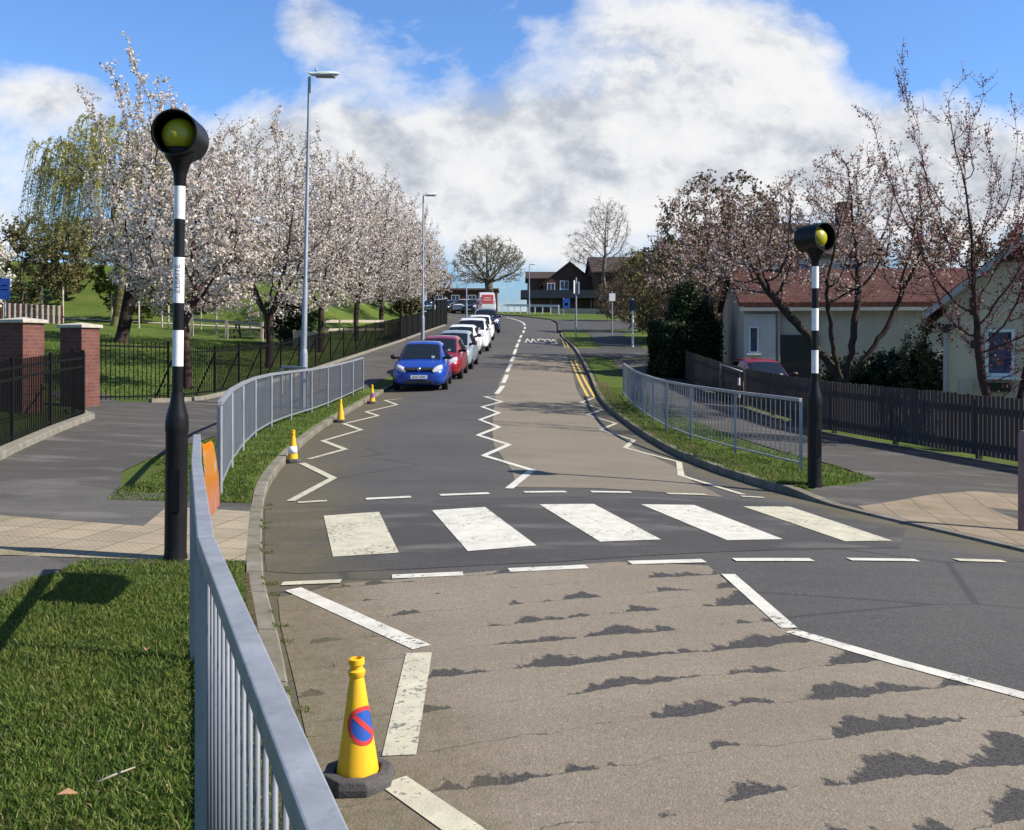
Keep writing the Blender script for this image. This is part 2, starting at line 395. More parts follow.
# resurfaced bands on the carriageway
def lerp(a,b,t): return (a[0]+(b[0]-a[0])*t,a[1]+(b[1]-a[1])*t)
near_l=[(-1.50,7.02),(-.20,7.08),(.62,7.6)]
drape('buff_road_surface',[(XL(1)+.05,1),(XL(2)+.05,2),(XL(3)+.05,3),(XL(4)+.05,4),(XL(5)+.05,5),(XL(6)+.05,6),(XL(6.7)+.08,6.7),(-1.15,7.05),(-.75,7.12),(0,7.36),(.8,7.60),(1.47,7.50),(1.56,6.3),(1.60,5.86),(2.36,4.74),(2.75,3.4),(3.6,0),(5.4,-4),(XL(-4)+.1,-4),(XL(0)+.06,0)],BUFFN,.004,roadf)
far=[(.05,11.62),(1.0,11.7),(1.85,11.55),(2.42,11.40),(2.32,12.9),(2.42,14.3),(2.15,16.8),(2.02,20),(2.02,26),(2.10,30)]+[(XR(y)-.62,y) for y in(34,38,42,46,49.5)]+[(XL(49.5)+3.72,49.5)]
cl=[(.10,48),(-.12,43),(-.42,36),(-.50,31),(-.45,24),(-.40,20),(-.30,16.5),(0,13.2)]
drape('buff_road_surface',far+cl,BUFFF,.004,roadf)
Q=lambda px,py:G(px,py,0,roadf)
drape('crossing_surface',[(XL(7.5)+.02,7.5),Q(300,574),Q(420,569),Q(560,562),Q(700,553),Q(830,549),Q(900,548),(XR(10)-.1,10),(XR(11.3)-.05,11.3),Q(745,500.5),Q(640,497),Q(545,496.5),Q(430,500),Q(300,507),(XL(10.3)+.02,10.3),(XL(9.6)+.02,9.6),(XL(8.4)+.02,8.4)],ZEBN,.0035,roadf)
def strip(pts,w):
    """polygon for a painted line through pts with constant width w"""
    L=[];Rr=[];n=len(pts)
    for i,p in enumerate(pts):
        def nrm(a,b):
            d=math.hypot(b[0]-a[0],b[1]-a[1]); return (-(b[1]-a[1])/d,(b[0]-a[0])/d)
        if i==0: q=nrm(pts[0],pts[1]); k=1
        elif i==n-1: q=nrm(pts[-2],pts[-1]); k=1
        else:
            a=nrm(pts[i-1],p); b=nrm(p,pts[i+1]); q=(a[0]+b[0],a[1]+b[1]); m=math.hypot(*q) or 1; q=(q[0]/m,q[1]/m); k=1/max(.45,(q[0]*a[0]+q[1]*a[1]))
        L.append((p[0]+q[0]*w/2*k,p[1]+q[1]*w/2*k)); Rr.append((p[0]-q[0]*w/2*k,p[1]-q[1]*w/2*k))
    return L+Rr[::-1]
def mark(name,poly,mat=PAINT,dz=.008): return drape(name,poly,mat,dz,roadf,.5,.8)
def line(pts,w,mat=PAINT,name='painted_line'):
    for a,b in zip(pts,pts[1:]):      # one polygon per leg, mitred together
        pass
    mark(name,strip(pts,w),mat)
ZB=[[(323.6,516.5),(379,512.5),(399,553.6),(333,557.6)],[(432,511),(485,507.7),(536.7,546.4),(467.8,552)],[(539.4,505),(593.7,504.6),(661,540.3),(600,542.5)],[(641,505),(694,505.6),(783,540),(727,541)],[(743,507),(790,507.3),(892.6,541.5),(845,542)]]
for i,b in enumerate(ZB): mark('zebra_stripe',[Q(*p) for p in b],PAINTW if i in(0,4) else PAINT)
for a,b,w,m in [((282,584.5),(341,582),.10,1),((392,577.5),(463,574.5),.12,0),((509,571),(587,567.5),.12,0),((630,563.5),(704,561.5),.12,0),((734,560.5),(812,560.5),.11,0),((849,560),(917,561),.10,0),((956,560.5),(1004,562),.10,1),
  ((298,503),(327,501.2),.10,1),((366,499.5),(411,497.3),.13,0),((440,495.6),(489,493.8),.13,0),((524,492.6),(566,492.2),.12,0),((591,492.2),(631,492.8),.12,0),((667,494),(706,495),.11,1),((741,496.7),(764,498),.10,1)]:
    line([Q(*a),Q(*b)],w,PAINTW if m else PAINT,'give_way_dash')
line([Q(*p) for p in[(290.5,501.5),(333,478.6),(302,463.5)]],.10,PAINTW,'zigzag_line')
line([Q(*p) for p in[(309,459.5),(345,449.6),(323,441.2),(361,430.2),(344,424),(378,416),(366,412),(397,405),(385,400.5),(402,399)]],.10,PAINTW,'zigzag_line')
line([Q(*p) for p in[(509,489),(532,470.5),(484,456),(509,445),(478,435.5),(499,427.3),(480,420),(499,413),(482,407),(502,402),(485,396.8),(503,397.3)]],.10,PAINT,'zigzag_line')
line([Q(*p) for p in[(594,398),(581,402.5),(602,409.7),(587,415),(616,423.7),(600,430),(634,440.5),(625,448),(679,462.5),(681,476),(743,495)]],.09,PAINTW,'zigzag_line')
line([Q(*p) for p in[(293,590),(422,648.5)]],.12,PAINT,'zigzag_line')
line([Q(*p) for p in[(419,654),(399,757)]],.14,PAINTW,'zigzag_line'); line([(-.46,3.86),(-.14,3.42),(.5,2.6),(.75,1.8)],.12,PAINTW,'zigzag_line')
line([Q(*p) for p in[(728,575),(789,629)]],.10,PAINT,'zigzag_line')
line([Q(*p) for p in[(791,632),(900,664),(1024,697),(1100,716)]],.10,PAINT,'zigzag_line')
for a,b in[((503,386),(496.5,394)),((507,375),(503.3,383)),((511,364),(507,372)),((514,356),(511.2,361.5)),((516,349),(514,354.5)),((518,343.6),(516.3,347.5)),((519.8,339.4),(518.6,342.2)),((521.5,335.2),(520.3,337.8)),((524,330.5),(523.2,333)),((525,327),(524.8,329))]:
    line([Q(*a),Q(*b)],.15,PAINT,'centre_dash')
line([Q(*p) for p in[(525,325.5),(523.5,323),(519.5,321),(513,319),(506,317.4)]],.15,PAINT,'centre_dash')
for A,B in[((570.6,360),(588,396.7)),((574.6,360),(595,397.5)),((561,336.6),(565.2,347.5)),((564,336.4),(568.4,347.7))]:
    a,b=Q(*A),Q(*B); line([a,lerp(a,b,.33),lerp(a,b,.66),b],.09,YELP,'yellow_line')
def road_word(txt,x,y,w,l):
    me=text_mesh(txt,1.0); xs=[v.co.x for v in me.vertices]; ys=[v.co.y for v in me.vertices]; sx=w/(max(xs)-min(xs)); sy=l/(max(ys)-min(ys)); cx=(max(xs)+min(xs))/2; cy=(max(ys)+min(ys))/2
    for v in me.vertices:
        X=x-(v.co.x-cx)*sx; Y=y-(v.co.y-cy)*sy; v.co=(X,Y,Hroad(X,Y)+.012)
    me.materials.append(PAINT); struct(link('road_lettering',me,None))
road_word('SLOW',1.75,60.8,2.0,4.6)
# ---------------------------------------------------------------- footways, paving, side road
def kerbrun(f,ys): return [f(y) for y in ys]
drape('pavement',[(-1.75,0),(-3.02,5),(-3.18,6.2),(-3.30,7.5),(-2.62,7.62),(XL(7.66)-KW,7.66)]+kerbrun(kl,[8.2,8.8,9.4,10,10.5])+[(-3.25,10.75),(-4.3,11.0),(-4.80,12.3),(-4.95,14),(-5.0,17),(-5.05,20),(-4.95,26),(-4.7,31),(-4.4,38),(-4.1,47),(-3.6,58)]+kerbrun(kl,[66,72,80,88,94])+[(-7.0,97),(-6.2,90),(-5.35,79),(-6.3,56.7),(-7.4,39),(-7.72,33),(-7.84,28.8),(-7.8,25.2),(-8.5,23.9),(-9.0,23),(-10.4,25.5),(-11.6,25),(-9.2,21),(-8.2,19.1),(-7.6,16.4),(-7.0,13.7),(-6.1,9.5),(-5.6,6),(-4.6,0)],FOOTM,.002)
FOOTL=m_foot('relaid_footway_asphalt',(.092,.086,.078),(.128,.120,.108))
drape('pavement',[(-14,11.6),(-5.0,11.3),(-4.32,11.02),(-3.25,10.76),(-3.52,10.24),(-3.36,9.14),(-4.9,9.58),(-6.4,10.12),(-14,10.9)],FOOTL,.006)
drape('pavement',[(-14,4.0),(-3.19,6.3),(-3.31,7.48),(-3.7,7.80),(-6.0,7.40),(-14,6.6)],FOOTL,.006)
drape('tactile_paving',[(-6.0,7.42),(-3.95,7.80),(-2.62,7.70),(XL(7.75)-KW,7.72)]+kerbrun(kl,[8.3,9.0,9.6,10.0])+[(-3.02,10.12),(-3.52,10.22),(-3.36,9.12),(-4.9,9.56),(-6.4,10.1)],TACL,.008)
drape('pavement',kerbrun(kr,[8.55,9.2,10,10.8,11.5,11.9])+[(3.72,12.22),(4.35,12.75),(4.95,13.6),(4.95,15.2),(4.65,17),(4.30,22),(4.05,28),(4.2,34),(4.45,42),(4.7,47.2),(7.2,47.2),(6.75,37.5),(6.9,30),(7.2,22),(8.55,16.7),(9.6,12.2),(10.6,7),(12,1),(8.6,1),(7.3,5),(6.2,7.6),(5.3,8.5)],FOOTM,.002)
drape('tactile_paving',kerbrun(kr,[8.85,9.5,10.2,10.9])+[(3.86,11.18),(5.9,12.75),(7.7,12.4),(7.4,11.0),(5.5,11.55),(5.42,10.2),(5.2,9.1)],TACR,.008)
SIDEM=m_foot('side_road_asphalt',(.055,.053,.053),(.078,.076,.074))
drape('side_road',kerbrun(kr,[48.3,49.5,51,52.5,54])+[(5.2,54.4),(9,54.8),(16,56.5),(30,60),(30,53),(16,50),(9,48.2),(5,47.6)],SIDEM,.004,None,1.0,1.0)
drape('side_road',[(XR(y)-.15,y) for y in(72.5,75,80,85,90,95)]+[(6,95),(9,93.5),(14,93),(26,94),(40,98),(40,80),(26,77),(14,76),(8,75),(5,73.2)],SIDEM,.012,lambda x,y:max(Hside(x,y),Hroad(min(x,XR(y)),y)+.02)-.0,1.0,1.0)
drape('pavement',[(4.9,54.8),(7.2,55),(7.6,62),(7.5,68),(9,72.8),(5.2,72.5),(5.3,68),(5.0,62)],SIDEM,.004,None,1,1)
PATHM=plain('park_path_gravel',(.33,.30,.24),.9,0,.2,3)
drape('path',[(-60,60.2),(-26,60.6),(-18,61),(-13.5,61.3),(-13.5,62.3),(-18,62.1),(-26,61.7),(-60,61.4)],PATHM,.02,None,1,.6)
# edging kerbs under the park fences
def edging(pts,w=.14,h=.09,col=None):
    m=MB()
    for a,b in zip(pts,pts[1:]):
        za,zb=H(*a),H(*b); m.bar((a[0],a[1],za+h/2-.05),(b[0],b[1],zb+h/2-.05),w,h+.1)
    o=m.build('kerb',plain('edging_concrete',(.19,.172,.14),.9,0,.25,4,dirt=((.10,.10,.05),.6)) if not col else col,bevel=.01); return struct(o)
FENCEL=[(-8.60,23.55),(-8.15,24.15),(-7.86,25.2),(-7.86,28.8),(-7.80,32.1),(-7.55,37),(-7.05,45),(-6.35,56.7),(-5.95,66),(-5.35,78)]
GATEF=[(-5.1,5.5),(-5.9,9),(-6.35,11),(-7.05,13.76),(-7.62,16.4),(-8.07,18.81)]
def dens(p,st):
    out=[]
    for a,b in zip(p,p[1:]):
        n=max(1,int(math.hypot(b[0]-a[0],b[1]-a[1])/st)); out+=[lerp(a,b,i/n) for i in range(n)]
    return out+[p[-1]]
edging(dens([(x+.10,y-.06) for x,y in FENCEL],1.5)); edging(dens([(x+.12,y) for x,y in GATEF]+[(-8.5,19.6)],1.2),.2)
# ---------------------------------------------------------------- grass blades
def blades(name,pts,hmin,hmax,mat,seed,w=.007,lean=.6):
    rng=np.random.default_rng(seed); n=len(pts); P=np.array([(x,y,H(x,y)-.008) for x,y in pts])
    a=rng.uniform(0,2*np.pi,n); h=rng.uniform(hmin,hmax,n)*rng.uniform(.6,1,n); wd=w*rng.uniform(.6,1.3,n); l=lean*h*rng.uniform(.2,1.3,n); b=rng.uniform(0,2*np.pi,n)
    side=np.stack([np.cos(a),np.sin(a),0*a],1); ld=np.stack([np.cos(b),np.sin(b),0*b],1)
    up=np.array([0,0,1.0])
    p0=P-side*wd[:,None]; p1=P+side*wd[:,None]; mid=P+ld*(l*.35)[:,None]+up*(h*.6)[:,None]; p2=mid+side*(wd*.7)[:,None]; p3=mid-side*(wd*.7)[:,None]; tip=P+ld*l[:,None]+up*h[:,None]
    V=np.stack([p0,p1,p2,p3,tip],1).reshape(-1,3); k=np.arange(n)[:,None]*5
    F=np.concatenate([k+np.array([0,1,2]),k+np.array([0,2,3]),k+np.array([3,2,4])],0)
    return tag(link(name,npmesh(name,V,F),mat),None,None,None,'stuff')
def m_blades():
    n=N('grass_blades'); c=n.ramp(n.rnd(),[(0,(.050,.098,.016)),(.42,(.090,.152,.024)),(.75,(.140,.200,.038)),(.90,(.20,.21,.06)),(1,(.34,.29,.14))])
    c=n.mix(n.math('MULTIPLY',n.ramp(n.noise(1.3,4,.65),[(.45,0),(.68,1)]),.62),c,(.175,.185,.042)); c=n.mix(n.math('MULTIPLY',n.ramp(n.noise(4.5,3,.65),[(.52,0),(.64,1)]),.55),c,(.045,.085,.018))
    c=n.mix(n.math('MULTIPLY',n.ramp(n.noise(3.1,5,.7),[(.60,0),(.70,1)]),.6),c,(.20,.165,.07)); return n.prin(c,.6,0,None,.2,0,.42)
GBM=m_blades()
SOILM=plain('verge_soil',(.085,.070,.036),.95,0,.45,9,.1,bump=.8,dirt=((.075,.085,.022),.7))
drape('verge',[(XR(y)+KW-.02,y) for y in(12.35,13,13.6,14.2,15,16,17,18,19,20.5,22,24,26,28,30,33,36)]+[(XR(y)+KW+.34+.08*math.sin(y*2.3),y) for y in(36,33,30,28,26,24,22,20.5,19,18,17,16,15,14.2,13.6,13)],SOILM,.004)
drape('verge',[(XL(y)-KW+.02,y) for y in(1,2,3,4,5,6,6.8,7.3)]+[(XL(y)-KW-.10-.05*math.sin(y*3.1),y) for y in(7.3,6.8,6,5,4,3,2,1)],SOILM,.004)
def scatter(n,seed,x0,x1,y0,y1,ok,pw=1.0,clump=0):
    r=random.Random(seed); out=[]
    while len(out)<n:
        y=y0+(y1-y0)*r.random()**pw; x=r.uniform(x0,x1)
        if ok(x,y):
            if clump and math.sin(x*5.1+math.sin(y*3.3)*2)+math.sin(y*6.7+math.sin(x*4.1)*2)+r.uniform(-1.4,1.4)<-1.0*clump: continue
            out.append((x,y))
    return out
def inl(y): return (-3.18 if y<6.2 else -3.28) if y>4.9 else -1.75-1.27*y/5

# ---------------------------------------------------------------- common materials
BLACK=plain('black_gloss_paint',(.007,.007,.008),.42,0,.3,5,.22,bump=.05,dirt=((.022,.020,.016),.35))
BLACKF=plain('black_fence_paint',(.006,.006,.006),.7,0,.3,5,.12)
def m_steel(name,a,b,rough=.45,metal=.35):
    n=N(name); c=n.ramp(n.noise(9,5,.65,n.co((1,1,.25))),[(.3,a),(.7,b)])
    c=n.mix(n.math('MULTIPLY',n.ramp(n.noise(28,4,.7),[(.58,0),(.72,1)]),.4),c,tuple(x*.5 for x in a))
    return n.prin(c,rough,metal,n.bump(n.noise(60,3,.6),.08,.005),.4)
GALV=m_steel('galvanised_steel',(.225,.24,.26),(.345,.365,.39)); GALVD=m_steel('dull_bar_steel',(.13,.14,.155),(.20,.21,.235),.6,.15); GALVP=m_steel('pole_steel',(.22,.24,.28),(.34,.36,.41),.5,.4)
WHITEP=plain('white_band',(.74,.73,.72),.45,0,.08,4,dirt=((.35,.33,.30),.3))
DARKTX=plain('grey_lettering',(.20,.17,.22),.6)
YELC=plain('yellow_plastic',(.72,.40,.012),.5,0,.10,5,.4,dirt=((.42,.25,.03),.45)); ORAC=plain('orange_plastic',(.75,.24,.012),.5,0,.1,5)
RUB=plain('recycled_rubber',(.055,.05,.05),.85,0,.3,12,bump=.3,dirt=((.14,.12,.10),.5))
REDS=plain('red_sheeting',(.55,.035,.03),.45,0,.1); BLUES=plain('blue_sheeting',(.02,.075,.34),.45,0,.1); WHITES=plain('reflective_white',(.78,.78,.76),.4,0,.05)
# ---------------------------------------------------------------- steel pedestrian railings
def along(pts,st):
    """evenly spaced points along a polyline"""
    seg=[math.hypot(b[0]-a[0],b[1]-a[1]) for a,b in zip(pts,pts[1:])]; L=sum(seg); n=max(1,round(L/st)); out=[]
    for i in range(n+1):
        d=L*i/n
        for (a,b),s in zip(zip(pts,pts[1:]),seg):
            if d<=s+1e-9: out.append(lerp(a,b,d/s)); break
            d-=s
        else: out.append(pts[-1])
    return out
def smoothline(pts,n=6):
    out=[]
    for i in range(len(pts)-1):
        p0=pts[max(0,i-1)];p1=pts[i];p2=pts[i+1];p3=pts[min(len(pts)-1,i+2)]
        for k in range(n):
            t=k/n; out.append(tuple(.5*((2*p1[j])+(-p0[j]+p2[j])*t+(2*p0[j]-5*p1[j]+4*p2[j]-p3[j])*t*t+(-p0[j]+3*p1[j]-3*p2[j]+p3[j])*t**3) for j in(0,1)))
    return out+[pts[-1]]
def railing(label,pts,panel=2.0,h=1.0,pitch=.105,single=False,rail=(.05,.05),bar=.014,post=.05):
    pp=along(pts,panel); o=pp[0]; org=(o[0],o[1],H(*o))
    t=thing('railing',label,'railing',org)
    z=lambda p:H(*p)
    top=MB();bot=MB()
    for i,(a,b) in enumerate(zip(pp,pp[1:])):
        A=(a[0],a[1],z(a)+h);B=(b[0],b[1],z(b)+h); d=(Vector(B)-Vector(A)).normalized()*.003
        top.bar(Vector(A)+d,Vector(B)-d,rail[0],rail[1]); bot.bar((a[0],a[1],z(a)+(.03 if single else .10)),(b[0],b[1],z(b)+(.03 if single else .10)),.012 if single else .032,.022)
        n=max(2,round(math.hypot(b[0]-a[0],b[1]-a[1])/pitch)); g=MB()
        for k in range(1,n):
            q=lerp(a,b,k/n); zz=z(a)+(z(b)-z(a))*k/n
            if single: MB().tube([(q[0],q[1],zz+.06),(q[0],q[1],zz+h-rail[1]/2)],bar/2,8).build('baluster',GALVD,t,True,org=org)
            else: g.bar((q[0],q[1],zz+.114),(q[0],q[1],zz+h-rail[1]/2),bar)
        if not single: g.build('bar_grille',GALVD,t,org=org)
    top.build('top_rail',GALV,t,bevel=.004,org=org); bot.build('bottom_rail',GALV,t,org=org)
    for p in pp:
        MB().box((p[0],p[1],z(p)+(h-rail[1]/2-.12)/2),(post-.004,post-.004,h-rail[1]/2+.11),math.atan2(-.25,1)).build('post',GALV,t,org=org)
    return t,pp
NEARR=[(.50,-.9),(.17,0),(-.28,1.40),(-.50,1.90),(-1.035,3.33),(-1.50,4.75),(-1.855,5.9),(-2.225,7.06)]
railing('grey steel pedestrian railing in the foreground grass, an orange banner tied to its far end',smoothline(NEARR,4),2.0,.985,.115,True,bar=.0115)
FARL=[(-3.20,10.95),(-3.85,14.0),(-4.40,17.3),(-4.62,20.2),(-4.60,23.5),(-4.62,27),(-4.62,31.0)]
railing('grey steel pedestrian railing between the left footway and the grass verge with small cones',smoothline(FARL,4),2.0,1.0,.12,bar=.012)
FARR=[(4.13,14.30),(3.80,15.6),(3.32,18.2),(3.17,20.3),(3.20,23),(3.30,27),(3.46,31.0)]
railing('grey steel pedestrian railing curving along the grass verge on the fence side',smoothline(FARR,4),2.0,1.0,.145,bar=.0125)
# short length of railing set back behind the left one
railing('short return of grey steel railing tucked behind the tall lamp post',[(-5.35,23.2),(-4.72,23.0)],1.0,1.02,.105)
# ---------------------------------------------------------------- banner on the near railing
def banner():
    n=N('banner_print'); s=n.sep(n.co()); 
    c=n.ramp(n.math('ADD',s[2],n.math('MULTIPLY',n.noise(5,3,.6),.16)),[(.66,(.86,.85,.82)),(.70,(.86,.40,.26)),(.82,(.86,.46,.30)),(.95,(.88,.42,.08)),(1.08,(.88,.48,.12))])
    c=n.mix(n.ramp(n.noise(9,4,.7),[(.60,0),(.64,.8)]),c,(.80,.72,.66)); mat=n.prin(c,.45,0,None,.3,0,.75)
    a=(-1.86,5.92); b=(-2.18,6.94); m=MB(); K=14; nx=.95; ny=.31
    vs=[]
    for s_ in(0,1):
        for i in range(K+1):
            p=lerp(a,b,i/K); bulge=.032+.085*math.sin(math.pi*(i/K)**1.25)
            for j in range(5):
                v=j/4; off=bulge*(1.15-.3*v)+.012*math.sin(math.pi*v)+.0012*s_
                vs.append((p[0]+nx*off,p[1]+ny*off,H(*p)+.55+.40*v+.01*math.sin(i*1.3)))
    fs=[]
    for s_ in(0,1):
        for i in range(K):
            for j in range(4):
                q=s_*(K+1)*5+i*5+j; f=(q,q+5,q+6,q+1); fs.append(f if s_ else f[::-1])
    m.add(vs,fs); o=m.build('banner',mat,smooth=True,org=(a[0],a[1],0)); o.location=(a[0],a[1],0)
    tag(o,'orange and white printed banner fastened to the near grey railing','banner')
banner()
# ---------------------------------------------------------------- zebra crossing beacon posts
GLOBE=N('amber_globe'); GLOBE=GLOBE.prin(GLOBE.ramp(GLOBE.noise(3,2,.5),[(.3,(.30,.27,.010)),(.7,(.38,.34,.014))]),.35,0,None,.5)
def beacon(label,loc,s,bands,total,axis,lean):
    t=thing('belisha_beacon',label,'crossing beacon',loc,0,'striped beacon posts at the crossing',lean)
    base=MB().lathe([(.092,-.12),(.092,.02),(.084,.06),(.084,.98),(.088,1.0),(.088,1.07),(.082,1.12),(.055,1.22),(.046,1.30)],28); base.build('base_sleeve',BLACK,t,35)
    # little door outline and bolt of the sleeve
    MB().box((0.02,-.083,.55),(.075,.012,.34)).build('access_door',BLACK,t,bevel=.004)
    z0=1.28; cz=total; pole_top=bands[-1]
    edges=[z0]+list(bands)
    white=False
    for i,(a,b) in enumerate(zip(edges,edges[1:])):
        MB().lathe([(.0415,a+.0008),(.0415,b-.0008)],24).build('pole_band',WHITEP if white else BLACK,t,40); white=not white
    MB().lathe([(.0418,pole_top+.001),(.046,pole_top+.02),(.050,cz-.30),(.075,cz-.22),(.115,cz-.16),(.118,cz-.11),(.10,cz-.09)],28).build('lamp_neck',BLACK,t,40)
    MB().lathe([(.140*math.sin(math.pi*i/14)+1e-5,cz-.140*math.cos(math.pi*i/14)) for i in range(15)],32).build('globe',GLOBE,t,True)
    # hood: open ended cylinder round the globe
    prof=[(.170,-.165),(.176,-.165),(.174,.0),(.166,.20),(.125,.235),(.0,.245)]; inner=[(.165,-.165),(.167,0),(.158,.19),(.118,.222),(0,.23)]
    m=MB(); k=40
    L=inner[::-1]+prof; vs=[];fs=[]
    for r,h in L:
        for j in range(k):
            a=2*math.pi*j/k; vs.append((r*math.cos(a),h,r*math.sin(a)))
    for i in range(len(L)-1):
        for j in range(k): fs.append((i*k+j,i*k+(j+1)%k,(i+1)*k+(j+1)%k,(i+1)*k+j))
    m.add(vs,fs); o=m.build('hood',BLACK,t,40); o.location=(0,0,cz); o.rotation_euler=(0,0,math.atan2(axis[0],-axis[1]))
    return t
gz=H(-2.612,7.76)
bl=beacon('nearer black and white striped beacon post rising from the corner of the foreground lawn',(-2.612,7.76,gz),1,[1.50,1.78,1.99,2.345,2.64,2.896],3.284,(.02,-1),(0,.012))
br=beacon('farther black and white striped beacon post standing on the verge beyond the curved railing',(3.72,12.3,H(3.72,12.3)),1,[1.396,1.68,1.92,2.195,2.44,2.71],3.06,(.47,-.88),(0,.004))
def vtext(txt,h,parent,z,mat,r,ang):
    me=text_mesh(txt,h)
    bm=bmesh.new(); bm.from_mesh(me); lo=min(v.co.y for v in bm.verts); hi=max(v.co.y for v in bm.verts)
    for q in range(1,10): bmesh.ops.bisect_plane(bm,geom=bm.verts[:]+bm.edges[:]+bm.faces[:],plane_co=(0,lo+(hi-lo)*q/10,0),plane_no=(0,1,0))
    bm.to_mesh(me); bm.free()
    for v in me.vertices:      # run up the pole, wrapped on its curve
        x,y=v.co.x,v.co.y; a=ang+y/r*-1; v.co=(math.sin(a)*r,-math.cos(a)*r,z+x)
    me.materials.append(mat); o=link('lettering',me,None,parent); return o
vtext('ZEBRITE',.062,bl,2.175,DARKTX,.0424,.10)
# ---------------------------------------------------------------- no-waiting cones
def cone(label,loc,h=.5,roundel=None,band=None,col=YELC,rz=0,tilt=(0,0)):
    s=h/.5; t=thing('traffic_cone',label,'traffic cone',loc,rz,'no waiting cones along the gutter',tilt)
    octo=[]
    b=MB(); k=8; vs=[]
    for r,z in((.148,0),(.150,.03),(.140,.060),(.098,.064),(.092,.036)):
        for j in range(k): a=math.pi/8+math.pi*j/4; vs.append((r*s*math.cos(a),r*s*math.sin(a),z*s))
    fs=[(i*k+j,i*k+(j+1)%k,(i+1)*k+(j+1)%k,(i+1)*k+j) for i in range(4) for j in range(k)]+[tuple(range(k))[::-1],tuple(4*k+j for j in range(k))]
    b.add(vs,fs).build('base',RUB,t,bevel=.006)
    R0=lambda z:(.086-(.086-.028)*(z-.035)/(.425-.035))
    prof=[(.086,.035),(R0(.2),.2),(R0(.40),.40),(.0275,.425),(.033,.432),(.034,.450),(.025,.457),(.025,.470),(.031,.476),(.031,.497),(.022,.50),(.020,.44)]
    MB().lathe([(r*s,z*s) for r,z in prof],32).build('cone_body',col,t,40)
    def wrap(fn,name,mat,off,nu=20,nv=12):
        """patch lying on the cone: fn gives (du metres round, z) for a disc parameter"""
        pass
    if roundel:
        zc,rr,ang=roundel
        def disc(r0,r1,name,mat,off,a0=0,a1=2*math.pi,rect=None):
            vs=[];fs=[];nr=5;na=40
            if rect:
                for i in range(2):
                    for j in range(13): vs.append(((-1+2*j/12)*rect[0],(-1+2*i)*rect[1]))
                vs=[(x*math.cos(-.78)-y*math.sin(-.78),x*math.sin(-.78)+y*math.cos(-.78)) for x,y in vs]
                fs=[(j,j+1,14+j,13+j) for j in range(12)]
            else:
                for i in range(nr+1):
                    for j in range(na): a=2*math.pi*j/na; r=r0+(r1-r0)*i/nr; vs.append((r*math.cos(a),r*math.sin(a)))
                fs=[(i*na+j,i*na+(j+1)%na,(i+1)*na+(j+1)%na,(i+1)*na+j) for i in range(nr) for j in range(na)]
            out=[]
            for x,y in vs:
                z=zc+y; R_=R0(z)+off; a=ang+x/R_; out.append((math.sin(a)*R_*s,-math.cos(a)*R_*s,z*s))
            o=MB().add(out,fs).build(name,mat,t,True); return o
        disc(.001,rr*.80,'sign_face',BLUES,.0012); disc(rr*.78,rr,'sign_ring',REDS,.0018); disc(0,0,'sign_bar',REDS,.0024,rect=(rr*.80,rr*.13))
    if band:
        a,b_=band; MB().lathe([((R0(a)+.0015)*s,a*s),((R0(b_)+.0015)*s,b_*s)],28).build('reflective_band',WHITES,t,True)
    return t
cone('large yellow cone with a red and blue no waiting roundel in the foreground gutter',(-.595,3.86,Hroad(-.595,3.86)),.485,(.245,.074,.72),None,YELC,0,(.0,-.01))
cone('small yellow cone with a white band, nearest of the three beside the far left railing',(-3.17,14.45,Hroad(-3.17,14.45)),.47,None,(.14,.25),YELC,.3,(0,.02))
cone('small plain orange yellow cone, middle of the three beside the far left railing',(-3.76,21.95,Hroad(-3.76,21.95)),.50,None,None,YELC,.8)
cone('small yellow cone with a red patch, nearest to the blue car',(-3.86,27.6,Hroad(-3.86,27.6)),.52,(.22,.07,.35),None,YELC,.2)
# ---------------------------------------------------------------- lamp posts
LAMPG=plain('lantern_shell',(.50,.56,.53),.4,0,.08,5); LENS=plain('lantern_lens',(.20,.18,.22),.25,0,.1,5)
def lamp_post(label,x,y,h,lean=(0,0),sc=1.0,arm=.35):
    t=thing('street_lamp',label,'street lamp',(x,y,H(x,y)),0,'street lamps along the road',lean)
    MB().lathe([(.092*sc,-.2),(.092*sc,1.30),(.085*sc,1.36),(.068*sc,1.44)],20).build('base_sleeve',GALVP,t,40)
    MB().lathe([(.067*sc,1.44),(.062*sc,3.0),(.047*sc,3.06),(.036*sc,h-.05)],18).build('pole',GALVP,t,40)
    m=MB(); secs=[(-.06,.045,.02,.05),(.03,.06,.06,.0),(.2,.12,.085,-.01),(.45,.15,.085,.0),(.62,.10,.06,.02),(.70,.02,.015,.04)]
    vs=[];fs=[];k=16
    for u,w,hh,zo in secs:
        for j in range(k):
            a=2*math.pi*j/k; vs.append((u*sc+.02,math.cos(a)*w*sc,h+zo*sc+math.sin(a)*hh*sc*(1 if math.sin(a)>0 else .45)))
    for i in range(len(secs)-1):
        for j in range(k): fs.append((i*k+j,i*k+(j+1)%k,(i+1)*k+(j+1)%k,(i+1)*k+j))
    fs+=[tuple(range(k)),tuple((len(secs)-1)*k+j for j in range(k))]
    m.add(vs,fs).build('lantern',LAMPG,t,45)
    MB().box((.38*sc,0,h-.038*sc),(.46*sc,.2*sc,.035*sc)).build('lens',LENS,t,bevel=.01)
    MB().lathe([(.012,h+.07*sc),(.03,h+.09*sc),(.03,h+.14*sc),(.001,h+.155*sc)],10,at=(.16*sc,0,0)).build('photocell',GALVP,t,True)
lamp_post('tall grey street lamp standing behind the left railing with cones',-5.02,24.0,8.02,(0,.020))
lamp_post('tall grey street lamp beside the parked cars, second along the left footway',-5.18,58.0,8.45,(0,.004),1.15)
lamp_post('short distant street lamp rising among the far parked cars',-4.6,101,5.3,(0,0),1.0)
